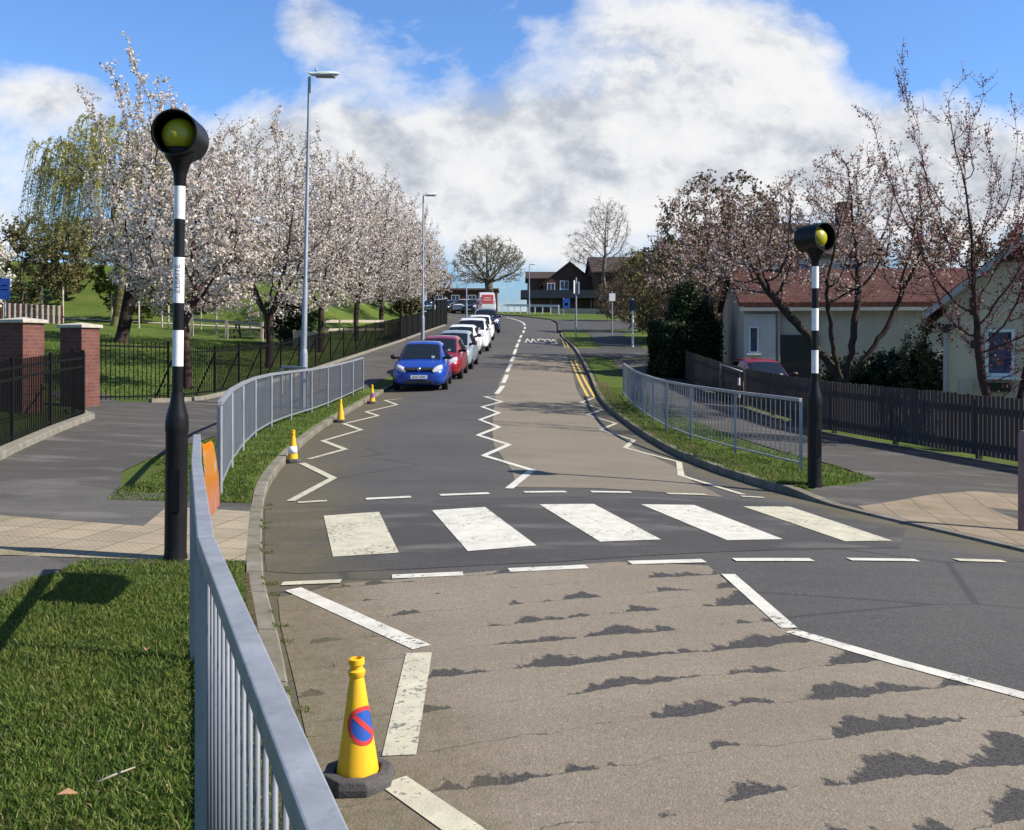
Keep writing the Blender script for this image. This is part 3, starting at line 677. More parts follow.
lamp_post('distant street lamp beyond the white knee rail, before the flat canopy',1.95,113,5.6,(0,0),1.0)
# ---------------------------------------------------------------- park fence with bow top bars and stays
def bar_fence(label,pts,h,pitch,seg,stays=None,bar=.016,rails=(.14,-.12),postw=.045):
    pp=along(pts,seg); o=pp[0]; org=(o[0],o[1],H(*o)); t=thing('iron_fence',label,'fence',org); top=MB()
    for a,b in zip(pp,pp[1:]):
        za,zb=H(*a),H(*b); L=math.hypot(b[0]-a[0],b[1]-a[1]); g=MB(); n=max(2,round(L/pitch))
        for r in rails:
            hh=h+r if r<0 else r; top.bar((a[0],a[1],za+hh),(b[0],b[1],zb+hh),.012,.04)
        for k in range(1,n):
            q=lerp(a,b,k/n); z=za+(zb-za)*k/n; g.bar((q[0],q[1],z+.06),(q[0],q[1],z+h),bar)
        g.build('bar_grille',BLACKF,t,org=org)
    top.build('rail',BLACKF,t,org=org)
    for a,b in zip(pp,pp[1:]+[None]):
        z=H(*a); m=MB().bar((a[0],a[1],z-.2),(a[0],a[1],z+h+.03),postw)
        if stays: m.bar((a[0],a[1],z+h*.86),(a[0]+stays[0],a[1]+stays[1],H(a[0]+stays[0],a[1]+stays[1])-.05),.03)
        m.build('post',BLACKF,t,org=org)
    return t
CORN=(-8.15,24.15)
bar_fence('black iron bar fence across the park lawn beside the brick gate pillar',[(-9.35,22.5),(-8.70,23.5),(-8.25,24.0)],1.42,.115,1.4)
bar_fence('long black iron bar fence between the park and the uphill footway',FENCEL[1:8],1.30,.105,2.3,(-.55,.12))
bar_fence('black iron bar fence in front of the brick pillars at the left picture edge',GATEF,1.25,.11,2.2,None,.016,(.14,-.12,-.28))
bar_fence('short black iron bar fence turning back to the brick gate pillar',[(-8.12,18.95),(-8.6,19.6),(-9.05,20.6)],1.2,.11,1.2)
# dark boarded fence that carries on up the hill
def boarded():
    pts=along([(-6.35,56.8),(-5.95,66),(-5.55,74),(-5.2,80),(-5.9,88)],2.4); org=(pts[0][0],pts[0][1],H(*pts[0]))
    t=thing('boarded_fence','tall black boarded fence at the top of the long iron fence','fence',org); DK=plain('black_boards',(.006,.006,.006),.8,0,.3,4,.1)
    for a,b in zip(pts,pts[1:]):
        up=a[1]>72; hh=2.05 if up else 1.34; za,zb=H(*a),H(*b); m=MB(); n=16
        for k in range(n):
            p=lerp(a,b,(k+.04)/n); q=lerp(a,b,(k+.96)/n); z=za+(zb-za)*(k+.5)/n; m.bar((p[0],p[1],z+hh/2),(q[0],q[1],z+hh/2),.022,hh)
        m.build('board_panel',DK,t,org=org)
        MB().bar((a[0],a[1],za-.1),(a[0],a[1],za+hh+.05),.09).build('post',DK,t,org=org)
        if up: MB().bar((a[0],a[1],za+hh+.03),(b[0],b[1],zb+hh+.03),.10,.05).build('coping',GALVP,t,org=org)
boarded()
# ---------------------------------------------------------------- brick gate pillars
def m_brick(name,c1,c2,mortar,scale=1.0):
    n=N(name); co=n.new('TexCoord').outputs['Object']
    s=n.sep(co); nn=n.sep(n.new('NewGeometry').outputs['Normal'])
    # use x or y across depending on which way the wall faces
    side=n.math('GREATER_THAN',n.math('ABSOLUTE',nn[0]),.7); u=n.new('Mix',data_type='FLOAT'); n.ln(side,u.inputs[0]); n.ln(s[0],u.inputs[2]); n.ln(s[1],u.inputs[3])
    cb=n.new('CombineXYZ'); n.ln(u.outputs[0],cb.inputs[0]); n.ln(s[2],cb.inputs[1])
    b=n.new('TexBrick'); n.ln(cb.outputs[0],b.inputs['Vector']); b.inputs['Scale'].default_value=scale; b.inputs['Brick Width'].default_value=.225; b.inputs['Row Height'].default_value=.075; b.inputs['Mortar Size'].default_value=.008
    b.inputs['Color1'].default_value=(*c1,1); b.inputs['Color2'].default_value=(*c2,1); b.inputs['Mortar'].default_value=(*mortar,1)
    c=n.mix(n.math('MULTIPLY',n.ramp(n.noise(3,5,.7),[(.4,0),(.7,1)]),.5),b.outputs[0],tuple(x*.45 for x in c1))
    return n.prin(c,.85,0,n.bump(b.outputs['Fac'],-.4,.01),.2)
BRICK=m_brick('red_brick',(.165,.060,.046),(.120,.042,.034),(.12,.10,.085)); STONE=plain('stone_cap',(.42,.38,.32),.8,0,.2,5,dirt=((.18,.17,.12),.5))
def pillar(label,x,y,w,h,rz):
    t=thing('gate_pillar',label,'gate pillar',(x,y,H(x,y)),rz,'brick pillars at the park gate')
    MB().box((0,0,h/2-.1),(w,w,h+.2)).build('brick_shaft',BRICK,t,bevel=.006)
    MB().box((0,0,h+.035),(w+.10,w+.10,.07)).build('stone_cap',STONE,t,bevel=.012)
    m=MB(); q=w/2+.03; m.add([(-q,-q,h+.07),(q,-q,h+.07),(q,q,h+.07),(-q,q,h+.07),(0,0,h+.12)],[(0,1,4),(1,2,4),(2,3,4),(3,0,4),(3,2,1,0)]); m.build('cap_point',STONE,t)
pillar('red brick gate pillar with a pale cap at the end of the lawn fence',-9.33,21.6,.56,1.68,-.30)
pillar('red brick gate pillar half cut by the left picture edge',-9.60,19.6,.56,1.72,-.30)
# ---------------------------------------------------------------- signs and posts beyond
def post_sign(name,label,x,y,h,r,col,plates,cat='sign'):
    t=thing(name,label,cat,(x,y,H(x,y)))
    MB().lathe([(r,-.2),(r,h),(r*.6,h+.02)],12).build('post',col,t,40)
    for (dx,z,w,hh,mat,back,rz) in plates:
        o=MB().box((0,0,0),(w,.02,hh)).build('sign_plate',mat,t,bevel=.004); o.location=(dx,-.05,z); o.rotation_euler=(0,0,rz)
WHS=plain('pale_sign_back',(.62,.63,.66),.4,0,.1)
post_sign('road_sign','tall grey post with narrow white sign plates on the grass island',4.17,65.1,3.85,.055,GALVP,[(-.10,3.25,.20,.85,WHS,0,.9),(.16,3.2,.12,.8,WHS,0,-.9)])
post_sign('road_sign','thin grey post with a small square sign back on the crossing path',6.80,67.9,2.95,.045,GALVP,[(-.0,2.55,.42,.52,WHS,0,.15)])
post_sign('direction_post','post with a white lower half and dark blue top near the hedge',6.75,55.9,2.7,.06,WHITEP,[(0,2.3,.35,.62,plain('navy_plate',(.012,.02,.05),.5),0,.1)],'post')
post_sign('notice_sign','blue notice board on two legs on the far grass before the brick building',5.35,104,1.9,.04,GALVP,[(0.3,1.35,.75,1.0,BLUES,0,0),(.3,1.25,.30,.30,WHS,0,0)])
post_sign('marker_post','slim post with black and white bands in front of the timber fence gap',6.72,29.6,1.0,.03,BLACK,[],'post')
MB().lathe([(.034,.62),(.034,.84)],12).build('band',WHITEP,bpy.data.objects['marker_post'],40); MB().lathe([(.034,.25),(.034,.42)],12).build('band',WHITEP,bpy.data.objects['marker_post'],40)
t=thing('street_post','reddish weathered post cut by the right picture edge','post',(5.08,9.93,H(5.08,9.93)))
MB().lathe([(.05,-.1),(.05,.95),(.03,1.0)],14).build('shaft',plain('faded_red_paint',(.22,.12,.11),.7,0,.25,6),t,40)
# white knee rail on the far bend
def knee():
    KR=plain('white_rail_paint',(.60,.61,.62),.6,0,.12,4); pts=[(-1.2,120),(1.0,116.5),(3.2,113.5),(5.2,111)]; org=(pts[0][0],pts[0][1],H(*pts[0])); t=thing('knee_rail','low white rail on posts along the outside of the far bend','barrier',org)
    pp=along(pts,1.35); m=MB()
    for a,b in zip(pp,pp[1:]): m.bar((a[0],a[1],H(*a)+.92),(b[0],b[1],H(*b)+.92),.06,.26)
    m.build('rail',KR,t,org=org)
    for p in pp: MB().bar((p[0],p[1],H(*p)-.1),(p[0],p[1],H(*p)+.82),.12).build('post',KR,t,org=org)
knee()
# ---------------------------------------------------------------- timber fence on the house side
def timber():
    pts=[(12.2,4.5),(10.2,10.3),(8.60,16.7),(7.80,19.4),(7.12,22.1),(6.98,25.5),(6.86,29.3)]; pts2=[(6.85,29.75),(6.72,33.5),(6.62,37.0),(6.62,41.5)]
    WD=N('weathered_timber'); c=WD.ramp(WD.noise(3,5,.65,WD.co((6,6,.5))),[(.3,(.058,.047,.042)),(.7,(.108,.088,.079))]); c=WD.mix(WD.math('MULTIPLY',WD.rnd(),.5),c,(.045,.035,.032)); WD=WD.prin(c,.9,0,None,.15)
    for lab,P in(('weathered brown picket fence along the footway in front of the cream houses',pts),('weathered brown picket fence between the gap and the dark evergreen bush',pts2)):
        pp=along(P,2.4); org=(pp[0][0],pp[0][1],H(*pp[0])); t=thing('picket_fence',lab,'fence',org)
        r=random.Random(4)
        for a,b in zip(pp,pp[1:]):
            za,zb=H(*a),H(*b); L=math.hypot(b[0]-a[0],b[1]-a[1]); n=round(L/.105); m=MB(); rl=MB()
            for k in range(n):
                p=lerp(a,b,(k+.07)/n); q=lerp(a,b,(k+.90)/n); z=za+(zb-za)*(k+.5)/n; hh=1.12+r.uniform(-.015,.015)
                m.bar((p[0],p[1],z+.05+hh/2),(q[0],q[1],z+.05+hh/2),.02,hh-.05)
            ca=Vector((b[1]-a[1],a[0]-b[0])).normalized()*.045
            for h_ in(.28,.92): rl.bar((a[0]+ca.x,a[1]+ca.y,za+h_),(b[0]+ca.x,b[1]+ca.y,zb+h_),.045,.09)
            m.build('picket_panel',WD,t,org=org); rl.build('rail',WD,t,org=org)
            MB().bar((a[0]+2*ca.x,a[1]+2*ca.y,za-.1),(a[0]+2*ca.x,a[1]+2*ca.y,za+1.1),.09).build('post',WD,t,org=org)
timber()
# pale handrail in the gap and by the cream house
def handrail(label,pts,r=.025):
    m=MB().tube(pts,r,8); org=pts[0]; o=m.build('handrail',GALV,None,True,org=org); o.location=org; tag(o,label,'handrail')
z_=H(6.9,30); handrail('sloping pale metal handrail over the gap in the timber fence',[(6.58,31.6,z_+.05),(6.58,31.6,z_+1.20),(6.78,29.3,z_+1.02),(6.78,29.3,z_-.05)])
# ---------------------------------------------------------------- park furniture
TIM=plain('pale_timber',(.36,.31,.25),.85,0,.25,5); TIMD=plain('dark_timber',(.06,.045,.035),.85,0,.3,5)
def rail_fence(label,pts,h,st,rails,name='timber_rail_fence'):
    org=(pts[0][0],pts[0][1],H(*pts[0])); t=thing(name,label,'fence',org); pp=along(pts,st); m=MB()
    for a,b in zip(pp,pp[1:]):
        for r in rails: m.bar((a[0],a[1],H(*a)+r),(b[0],b[1],H(*b)+r),.05,.16)
    m.build('rail',TIM,t,org=org)
    for p in pp: MB().bar((p[0],p[1],H(*p)-.1),(p[0],p[1],H(*p)+h),.13).build('post',TIM,t,org=org)
def atd(px,d): return ((px-512)/1000*d,d)
rail_fence('low pale timber rail on posts across the park lawn beside the picnic shelter',[atd(192,52),atd(262,51)],.95,1.9,(.85,))
rail_fence('double white timber rail behind the blossom trunks along the park edge',[atd(322,58),atd(385,62)],.9,2.2,(.82,.32))
def shelter():
    x,y=atd(250,52.5); t=thing('picnic_table','dark timber picnic table with benches on the park lawn','picnic table',(x,y,H(x,y)))
    MB().box((0,0,.76),(1.8,.8,.06)).build('table_top',TIMD,t)
    for s in(-1,1):
        MB().box((0,s*.75,.45),(1.8,.28,.05)).build('bench_seat',TIMD,t)
        MB().bar((s*.65,-.75,.40),(s*.65,.75,.40),.08).bar((s*.65,-.55,0),(s*.65,-.25,.73),.08).bar((s*.65,.55,0),(s*.65,.25,.73),.08).build('trestle_leg',TIMD,t)
shelter()
def board_screen():
    a=atd(294,47.5);b=atd(322,47.0); org=(a[0],a[1],H(*a)); t=thing('board_screen','pale vertical board screen beside the dark evergreen in the park','screen',org); m=MB();n=9
    for k in range(n):
        p=lerp(a,b,(k+.05)/n);q=lerp(a,b,(k+.93)/n); z=H(*lerp(a,b,(k+.5)/n)); m.bar((p[0],p[1],z+.42),(q[0],q[1],z+.42),.025,.84)
    m.build('board_panel',TIM,t,org=org)
    for p in(a,b): MB().bar((p[0],p[1]+.08,H(*p)-.1),(p[0],p[1]+.08,H(*p)+.86),.1).build('post',TIM,t,org=org)
board_screen()
def pale_post(label,px,d,h,two=False):
    x,y=atd(px,d); t=thing('tree_stake',label,'stake',(x,y,H(x,y)),0,'pale stakes standing on the park lawn'); MB().lathe([(.05,-.1),(.05,h),(.02,h+.05)],10).build('shaft',TIM,t,40)
for px,d,h,lab in((139,56,1.35,'pale stake just right of the leaning blossom trunk'),(162,57,1.6,'pale stake left of the nearer striped beacon post, first of a close pair'),(168.5,57,1.6,'pale stake left of the nearer striped beacon post, closer to it of the pair'),(216.5,55,1.85,'tallest pale stake, standing behind the low timber rail'),(250,56,1.7,'pale stake rising behind the picnic table'),(63,57,2.0,'pale stake beyond the brick pillar cap, near the coloured play fence'),(42,57,2.0,'pale stake at the right end of the coloured play fence'),(201,58,1.4,'short thin pale stake between the beacon post and tallest stake')): pale_post(lab,px,d,h)
def play_fence():
    a=atd(-30,55);b=atd(64,55); org=(a[0],a[1],H(*a)); t=thing('play_fence','low red and white picket fence round the play area at the left edge','fence',org); m1=MB();m2=MB();n=34
    for k in range(n):
        p=lerp(a,b,k/n); q=lerp(a,b,(k+.62)/n); z=H(*p); (m1 if k%2 else m2).bar((p[0],p[1],z+.55),(q[0],q[1],z+.55),.03,1.0)
    RDP=plain('dull_red_paint',(.16,.04,.035),.7); m1.build('picket_panel',RDP,t,org=org); m2.build('picket_panel',WHITEP,t,org=org)
    MB().bar((a[0],a[1]+.06,H(*a)+.45),(b[0],b[1]+.06,H(*b)+.45),.05,.1).build('rail',TIMD,t,org=org)
play_fence()
x,y=atd(5,50); post_sign('park_sign','blue park notice sign with pale lines at the left picture edge',x,y,2.6,.05,GALVP,[(0,2.0,.55,1.05,BLUES,0,0),(0,2.15,.35,.06,WHS,0,0),(0,1.95,.35,.06,WHS,0,0)])
def goal():
    x,y=atd(119,59); t=thing('information_board','dark framed board on two pale legs on the park lawn','notice board',(x,y,H(x,y)))
    for s in(-1,1): MB().bar((s*.42,0,-.1),(s*.42,0,1.75),.08).build('leg',TIM,t)
    MB().box((0,0,1.35),(.76,.05,.62)).build('board',plain('dark_board',(.05,.055,.06),.4),t)
goal()

# ---------------------------------------------------------------- trees (space colonisation)
def m_bark(name,a,b):
    n=N(name); c=n.ramp(n.noise(6,5,.65,n.co((3,3,.6))),[(.3,a),(.7,b)]); return n.prin(c,.9,0,n.bump(n.noise(18,4,.7,n.co((3,3,.5))),.6,.02),.15)
BARK=m_bark('dark_bark',(.030,.022,.018),(.065,.048,.040)); BARKR=m_bark('red_brown_bark',(.040,.022,.020),(.085,.048,.042)); BARKG=m_bark('grey_bark',(.11,.10,.085),(.20,.18,.155)); TWIG=m_bark('twig_bark',(.060,.042,.036),(.10,.075,.062))
def ell(rng,n,c,r,zcut=-1.0,hollow=.0):
    out=[]
    while len(out)<n:
        p=rng.uniform(-1,1,(n*2,3)); q=np.linalg.norm(p,axis=1); k=(q<1)&(q>hollow)&(p[:,2]>zcut); out+=list(p[k]*np.array(r)+np.array(c))
    return np.array(out[:n])
def spikes(rng,n,starts,dirs,L,spread=.12):
    i=rng.integers(0,len(starts),n); t=rng.uniform(0,1,n)[:,None]
    return np.array(starts)[i]+np.array(dirs)[i]*t*np.array(L)[i][:,None]+rng.normal(0,spread,(n,3))*(1.1-t)
def colonize(rng,att,trunk,step=.22,kill=.4,infl=3.0,maxit=140,bias=(0,0,.08),jit=.12,limbs=()):
    nodes=[];par=[]
    for i,(a,b) in enumerate(zip(trunk,trunk[1:])):
        a=np.array(a,float);b=np.array(b,float); n=max(1,int(np.linalg.norm(b-a)/step))
        for k in range(n): nodes.append(a+(b-a)*k/n); par.append(len(nodes)-2)
    nodes.append(np.array(trunk[-1],float)); par.append(len(nodes)-2)
    top=len(nodes)-1
    for lm in limbs:          # main limbs that leave the fork
        prev=top; a=nodes[top]
        for b in lm:
            b=np.array(b,float); n=max(1,int(np.linalg.norm(b-a)/step))
            for k in range(1,n+1): nodes.append(a+(b-a)*k/n+rng.normal(0,.015,3)); par.append(prev); prev=len(nodes)-1
            a=b
    A=att.copy(); P=np.array(nodes); d=np.linalg.norm(A[:,None]-P[None],axis=2); near=d.argmin(1); nd=d.min(1); bias=np.array(bias)
    for it in range(maxit):
        if len(A)==0: break
        m=nd<(infl if it>6 else 99)
        if not m.any(): break
        ids=np.unique(near[m]); new=[];np_=[]
        dirs=(A[m]-P[near[m]])/(nd[m][:,None]+1e-6)
        acc=np.zeros((len(P),3)); np.add.at(acc,near[m],dirs)
        for i in ids:
            v=acc[i]; l=np.linalg.norm(v)
            if l<1e-3: continue
            v=v/l+bias+rng.normal(0,jit,3); v/=np.linalg.norm(v); new.append(P[i]+v*step); np_.append(i)
        if not new: break
        base=len(P); P=np.vstack([P,new]); par+=np_
        dn=np.linalg.norm(A[:,None]-np.array(new)[None],axis=2); j=dn.argmin(1); dm=dn.min(1); b=dm<nd; near[b]=base+j[b]; nd[b]=dm[b]
        keep=nd>kill; A=A[keep];near=near[keep];nd=nd[keep]
        if len(P)>9000: break
    return P,np.array(par)
def radii(P,par,tip,ex=2.4,trunk_r=None):
    n=len(P); r=np.zeros(n)
    for i in range(n-1,-1,-1):
        v=r[i] if r[i]>0 else tip**ex
        r[i]=v
        if par[i]>=0: r[par[i]]+=v
    r=r**(1/ex)
    if trunk_r: 
        f=trunk_r/r[0]; w=np.clip((r-tip)/(r[0]-tip),0,1); r=r*(1+(f-1)*w**.5)
    return r
def frusta(A,B,ra,rb,k):
    D=B-A; L=np.linalg.norm(D,axis=1,keepdims=True)+1e-9; D=D/L
    up=np.where(np.abs(D[:,2:3])>.9,np.array([[0,1.0,0]]),np.array([[0,0,1.0]])); X=np.cross(D,up); X/=np.linalg.norm(X,axis=1,keepdims=True); Y=np.cross(X,D)
    V=[]
    for j in range(k):
        a=2*np.pi*j/k; o=X*math.cos(a)+Y*math.sin(a); V.append(A+o*ra[:,None]); V.append(B+o*rb[:,None])
    V=np.stack(V,1); n=len(A); base=(np.arange(n)*2*k)[:,None]; F=[]
    for j in range(k): q=(j+1)%k; F.append(base+np.array([2*j,2*q,2*q+1,2*j+1]))
    return V.reshape(-1,3),np.concatenate(F,0)
def woodmesh(name,P,par,r,extra=None,flare=1.25):
    c=np.nonzero(par>=0)[0]; A=P[par[c]];B=P[c]; rb=r[c]; ra=np.minimum(r[par[c]],rb*1.6+.004); Vs=[];Fs=[];n=0
    first=np.nonzero(par[c]==0)[0]; ra=ra.copy(); ra[first]=r[0]*flare
    d=B-A; d/=np.linalg.norm(d,axis=1,keepdims=True)+1e-9; big=(rb>.02)[:,None]; A=np.where(big,A-d*rb[:,None]*.45,A); B=np.where(big,B+d*rb[:,None]*.45,B)
    for m,k in((rb>=.035,8),((rb<.035)&(rb>=.012),5),(rb<.012,3)):
        if m.any(): V,F=frusta(A[m],B[m],ra[m],rb[m],k); Vs.append(V);Fs.append(F+n);n+=len(V)
    if extra is not None: V,F=frusta(*extra,3); Vs.append(V);Fs.append(F+n)
    return npmesh(name,np.vstack(Vs),np.vstack(Fs))
def twigs(rng,P,par,r,rmax,per,L,tip,up=.4,droop=0.0):
    """short straight twigs on the thin wood; returns arrays and their end points"""
    c=np.nonzero((r<rmax)&(par>=0))[0]; i=rng.choice(c,int(len(c)*per)); base=P[i]; d=P[i]-P[par[i]]; d/=np.linalg.norm(d,axis=1,keepdims=True)+1e-9
    d=d+rng.normal(0,.65,d.shape)+np.array([0,0,up-droop]); d/=np.linalg.norm(d,axis=1,keepdims=True); l=L*rng.uniform(.4,1.2,len(i))[:,None]
    E=base+d*l; return (base,E,np.full(len(i),tip*1.6),np.full(len(i),tip*.7))
def cards(rng,C,size,name,aspect=1.0,flat=0.0):
    n=len(C); a=rng.normal(0,1,(n,3)); a[:,2]*=1-flat; a/=np.linalg.norm(a,axis=1,keepdims=True); b=np.cross(a,rng.normal(0,1,(n,3))); b/=np.linalg.norm(b,axis=1,keepdims=True)
    s=(size*rng.uniform(.55,1.25,n))[:,None]; t=s*aspect
    V=np.stack([C-a*s-b*t*.35,C+a*s*.1-b*t,C+a*s+b*t*.2,C-a*s*.1+b*t],1).reshape(-1,3); F=np.arange(4*n).reshape(n,4); return npmesh(name,V,F)
def along_wood(rng,P,par,r,rmax,n,spread,tw=None,rmin=0):
    c=np.nonzero((r<rmax)&(par>=0))[0]; i=rng.choice(c,n); t=rng.uniform(0,1,(n,1)); Q=P[par[i]]*(1-t)+P[i]*t
    if tw is not None:
        m=int(n*.7); j=rng.integers(0,len(tw[0]),m); t=rng.uniform(.1,1.05,(m,1)); Q[:m]=tw[0][j]*(1-t)+tw[1][j]*t
    return Q+rng.normal(0,spread,(n,3))
def tree(name,label,cat,x,y,wood,crown,bark,leafm,group=None,rz=0.0,sc=1.0):
    t=thing(name,label,cat,(x,y,H(x,y)-.03),rz,group); t.scale=(sc,sc,sc)
    link('trunk',wood,bark,t,True)
    if crown:
        o=link('crown',crown,leafm,t)
        if crown.materials[0]!=leafm: o.material_slots[0].link='OBJECT'; o.material_slots[0].material=leafm
    return t
BLOS=leafmat('cherry_blossom',[(0,(.32,.23,.19)),(.14,(.58,.48,.43)),(.5,(.76,.68,.62)),(.86,(.86,.80,.74)),(.88,(.24,.20,.09)),(1,(.17,.11,.06))],.6,.45)
BLOSW=leafmat('white_blossom',[(0,(.5,.46,.38)),(.5,(.72,.68,.60)),(1,(.82,.80,.74))],.6,.4)
PINKB=leafmat('pink_brown_blossom',[(0,(.17,.10,.075)),(.32,(.33,.20,.16)),(.6,(.52,.39,.34)),(.86,(.74,.64,.59)),(1,(.20,.12,.07))],.6,.38)
REDB=leafmat('red_buds',[(0,(.09,.025,.03)),(.5,(.19,.06,.065)),(.85,(.33,.15,.15)),(1,(.48,.32,.32))],.6,.35)
OLIVE=leafmat('olive_buds',[(0,(.07,.064,.024)),(.5,(.135,.122,.045)),(.85,(.20,.18,.08)),(1,(.24,.18,.10))],.6,.35)
BROWNL=leafmat('brown_leaf',[(0,(.07,.050,.032)),(.5,(.15,.11,.068)),(.85,(.23,.165,.11)),(1,(.14,.15,.05))],.6,.3)
WILLOW=leafmat('willow_leaf',[(0,(.26,.25,.07)),(.5,(.46,.44,.16)),(.9,(.60,.57,.28)),(1,(.32,.26,.14))],.6,.5)
YGREEN=leafmat('fresh_leaf',[(0,(.07,.085,.012)),(.5,(.14,.155,.022)),(1,(.24,.23,.05))],.6,.4)
DKGREEN=leafmat('evergreen_leaf',[(0,(.008,.014,.006)),(.5,(.014,.028,.009)),(.85,(.024,.048,.012)),(1,(.05,.07,.02))],.55,.12)
def cherry(seed,h,rx,ry,tb,fork,n=1300,nl=24000,tr=.17,size=.062,trunkpts=None,att=None,leafsp=.055,kill=.34,step=.2):
    rng=np.random.default_rng(seed)
    if att is None:
        att=np.vstack([ell(rng,int(n*.75),(0,0,fork+(h-fork)*.42),(rx,ry,(h-fork)*.46),-1),ell(rng,int(n*.25),(0,0,fork+(h-fork)*.62),(rx*.72,ry*.72,(h-fork)*.42),-.2)])
    if size<.05 and rx>0:
        a_=rng.uniform(0,2*np.pi,22); q_=np.sqrt(rng.uniform(0,1,22))*.8; st=[(rx*q*math.cos(a),ry*q*math.sin(a),fork+(h-fork)*(.92-.30*q*q)) for a,q in zip(a_,q_)]; dr=[np.array([s[0]*.06,s[1]*.06,1.0]) for s in st]; att=np.vstack([att,spikes(rng,420,st,dr,rng.uniform(.5,1.5,22),.07)])
    lm=[]
    if size<.045:
        for q in range(5): a=2*np.pi*q/5+rng.uniform(-.3,.3); u=rng.uniform(.75,1.1); lm.append([(math.cos(a)*.5*u,math.sin(a)*.5*u,fork+.75),(math.cos(a)*1.15*u,math.sin(a)*1.15*u,fork+1.9*u)])
    P,par=colonize(rng,att,trunkpts or [(0,0,0),(.05,.02,fork*.5),(0,0,fork)],step,kill,3.0,bias=(0,0,.12),limbs=lm); r=radii(P,par,.0055,2.25,tr)
    tw=twigs(rng,P,par,r,.03,1.0,.42,.0045,.5)
    w=woodmesh('trunk',P,par,r,tw); Q=along_wood(rng,P,par,r,.016,nl,leafsp,tw)
    return w,cards(rng,Q,size,'crown',.85)
# row of blossom trees behind the iron fence
cA=cherry(11,8.6,3.7,3.5,0,1.75,1500,21000,.145,.043); cB=cherry(12,7.9,3.3,3.3,0,1.7,1300,18500,.135,.043); cC=cherry(13,8.3,3.3,3.4,0,1.8,1300,17500,.13,.043)
ROW='blossom trees in a row behind the iron fence'
def at_tree(px,d): return ((px-512)/1000*d,d)
x,y=at_tree(269,37.5); tree('cherry_tree','blossom tree with a dark forked trunk just left of the tall street lamp','tree',x,y,*[cA[0],cA[1],BARK,BLOS],ROW,0.4,1.06)
for i,(px,d,m,rz,sc,lab) in enumerate([(321,46,cB,1.3,1.12,'blossom tree just right of the tall street lamp, behind the pale board screen'),(357,55,cC,2.9,1.13,'blossom tree third along the iron fence, over the white timber rails'),(381.5,64,cA,4.2,1.05,'blossom tree fourth along the iron fence, before the second street lamp'),(401,74,cB,5.0,1.10,'blossom tree fifth along the iron fence, close left of the second street lamp'),(411,86,cC,.9,1.0,'blossom tree sixth and last along the iron fence, by the black boards')]):
    x,y=at_tree(px,d); tree('cherry_tree',lab,'tree',x,y,m[0],m[1],BARK,BLOS,ROW,rz,sc)
# leaning tree behind the nearer beacon
rng=np.random.default_rng(31)
att=np.vstack([ell(rng,900,(.3,0,4.3),(2.2,2.2,2.4)),ell(rng,350,(-1.2,.3,3.4),(1.2,1.2,1.1))])
w,c=cherry(31,0,0,0,0,0,nl=17000,tr=.13,size=.046,att=att,trunkpts=[(0,0,0),(-.08,0,1.2),(-.12,0,1.9),(.2,.1,2.6)])
x,y=at_tree(188,28.6); tree('cherry_tree','blossom tree with a slim pale trunk directly behind the nearer beacon post','tree',x,y,w,c,BARKR,BLOS)
# tall tree with upright plumes
rng=np.random.default_rng(41); dirs=[];st=[];L=[]
for k in range(26):
    a=rng.uniform(-1,1); st.append((1.9+2.5*a,rng.uniform(-2,2),8.0-1.0*abs(a))); v=np.array([-.30-.14*a+rng.normal(0,.08),rng.normal(0,.15),1.0]); dirs.append(v/np.linalg.norm(v)); L.append((6.4-1.7*abs(a))*rng.uniform(.72,1))
att=np.vstack([ell(rng,1700,(2.1,0,6.5),(3.7,3.6,3.9)),ell(rng,200,(.9,0,4.2),(2.6,2.6,1.2)),spikes(rng,1700,st,dirs,L,.08)])
w,c=cherry(41,0,0,0,0,0,nl=26000,tr=.30,att=att,trunkpts=[(0,0,0),(.25,0,1.3),(.55,0,2.9)],size=.056,leafsp=.06,kill=.42,step=.27)
x,y=at_tree(121,45.5); tree('cherry_tree','tallest blossom tree with upright plumes and a leaning dark trunk on the lawn','tree',x,y,w,c,BARK,BLOS)
# far pale pink tree
rng=np.random.default_rng(45); w,c=cherry(45,6,2.2,2.2,0,2,600,5000,.12,size=.085); x,y=at_tree(433,108); tree('cherry_tree','small faint pink tree beyond the row, above the far parked cars','tree',x,y,w,c,BARK,PINKB)
# willow
def willow():
    rng=np.random.default_rng(51); att=np.vstack([ell(rng,600,(0,0,9.2),(4.6,4.2,2.9),-.5)])
    P,par=colonize(rng,att,[(0,0,0),(.3,0,2.5),(0,0,4.5)],.35,.7,4); r=radii(P,par,.010,2.3,.34)
    tips=np.nonzero(r<.028)[0]; A=[];B=[];C=[]
    for i in rng.choice(tips,620):
        p=P[i].copy(); out=np.array([p[0],p[1],0])*.05; v=np.array([out[0],out[1],.35])+rng.normal(0,.12,3); L=rng.uniform(3.0,6.8); s=0
        while s<L and p[2]>1.6:
            q=p+v*.34; v=v*.80+np.array([-.03,0,-.26])+rng.normal(0,.03,3); A.append(p);B.append(q); p=q; s+=.4
    A=np.array(A);B=np.array(B); tw=(A,B,np.full(len(A),.011),np.full(len(A),.008)); w=woodmesh('trunk',P,par,r,tw)
    n=30000; j=rng.integers(0,len(A),n); t=rng.uniform(0,1,(n,1)); return w,cards(rng,A[j]*(1-t)+B[j]*t+rng.normal(0,.05,(n,3)),.085,'crown',.4)
w,c=willow(); x,y=at_tree(117,57); tree('willow_tree','pale weeping willow with long drooping strands behind the tallest blossom tree','tree',x,y,w,c,m_bark('willow_twig',(.13,.115,.045),(.22,.20,.09)),WILLOW)
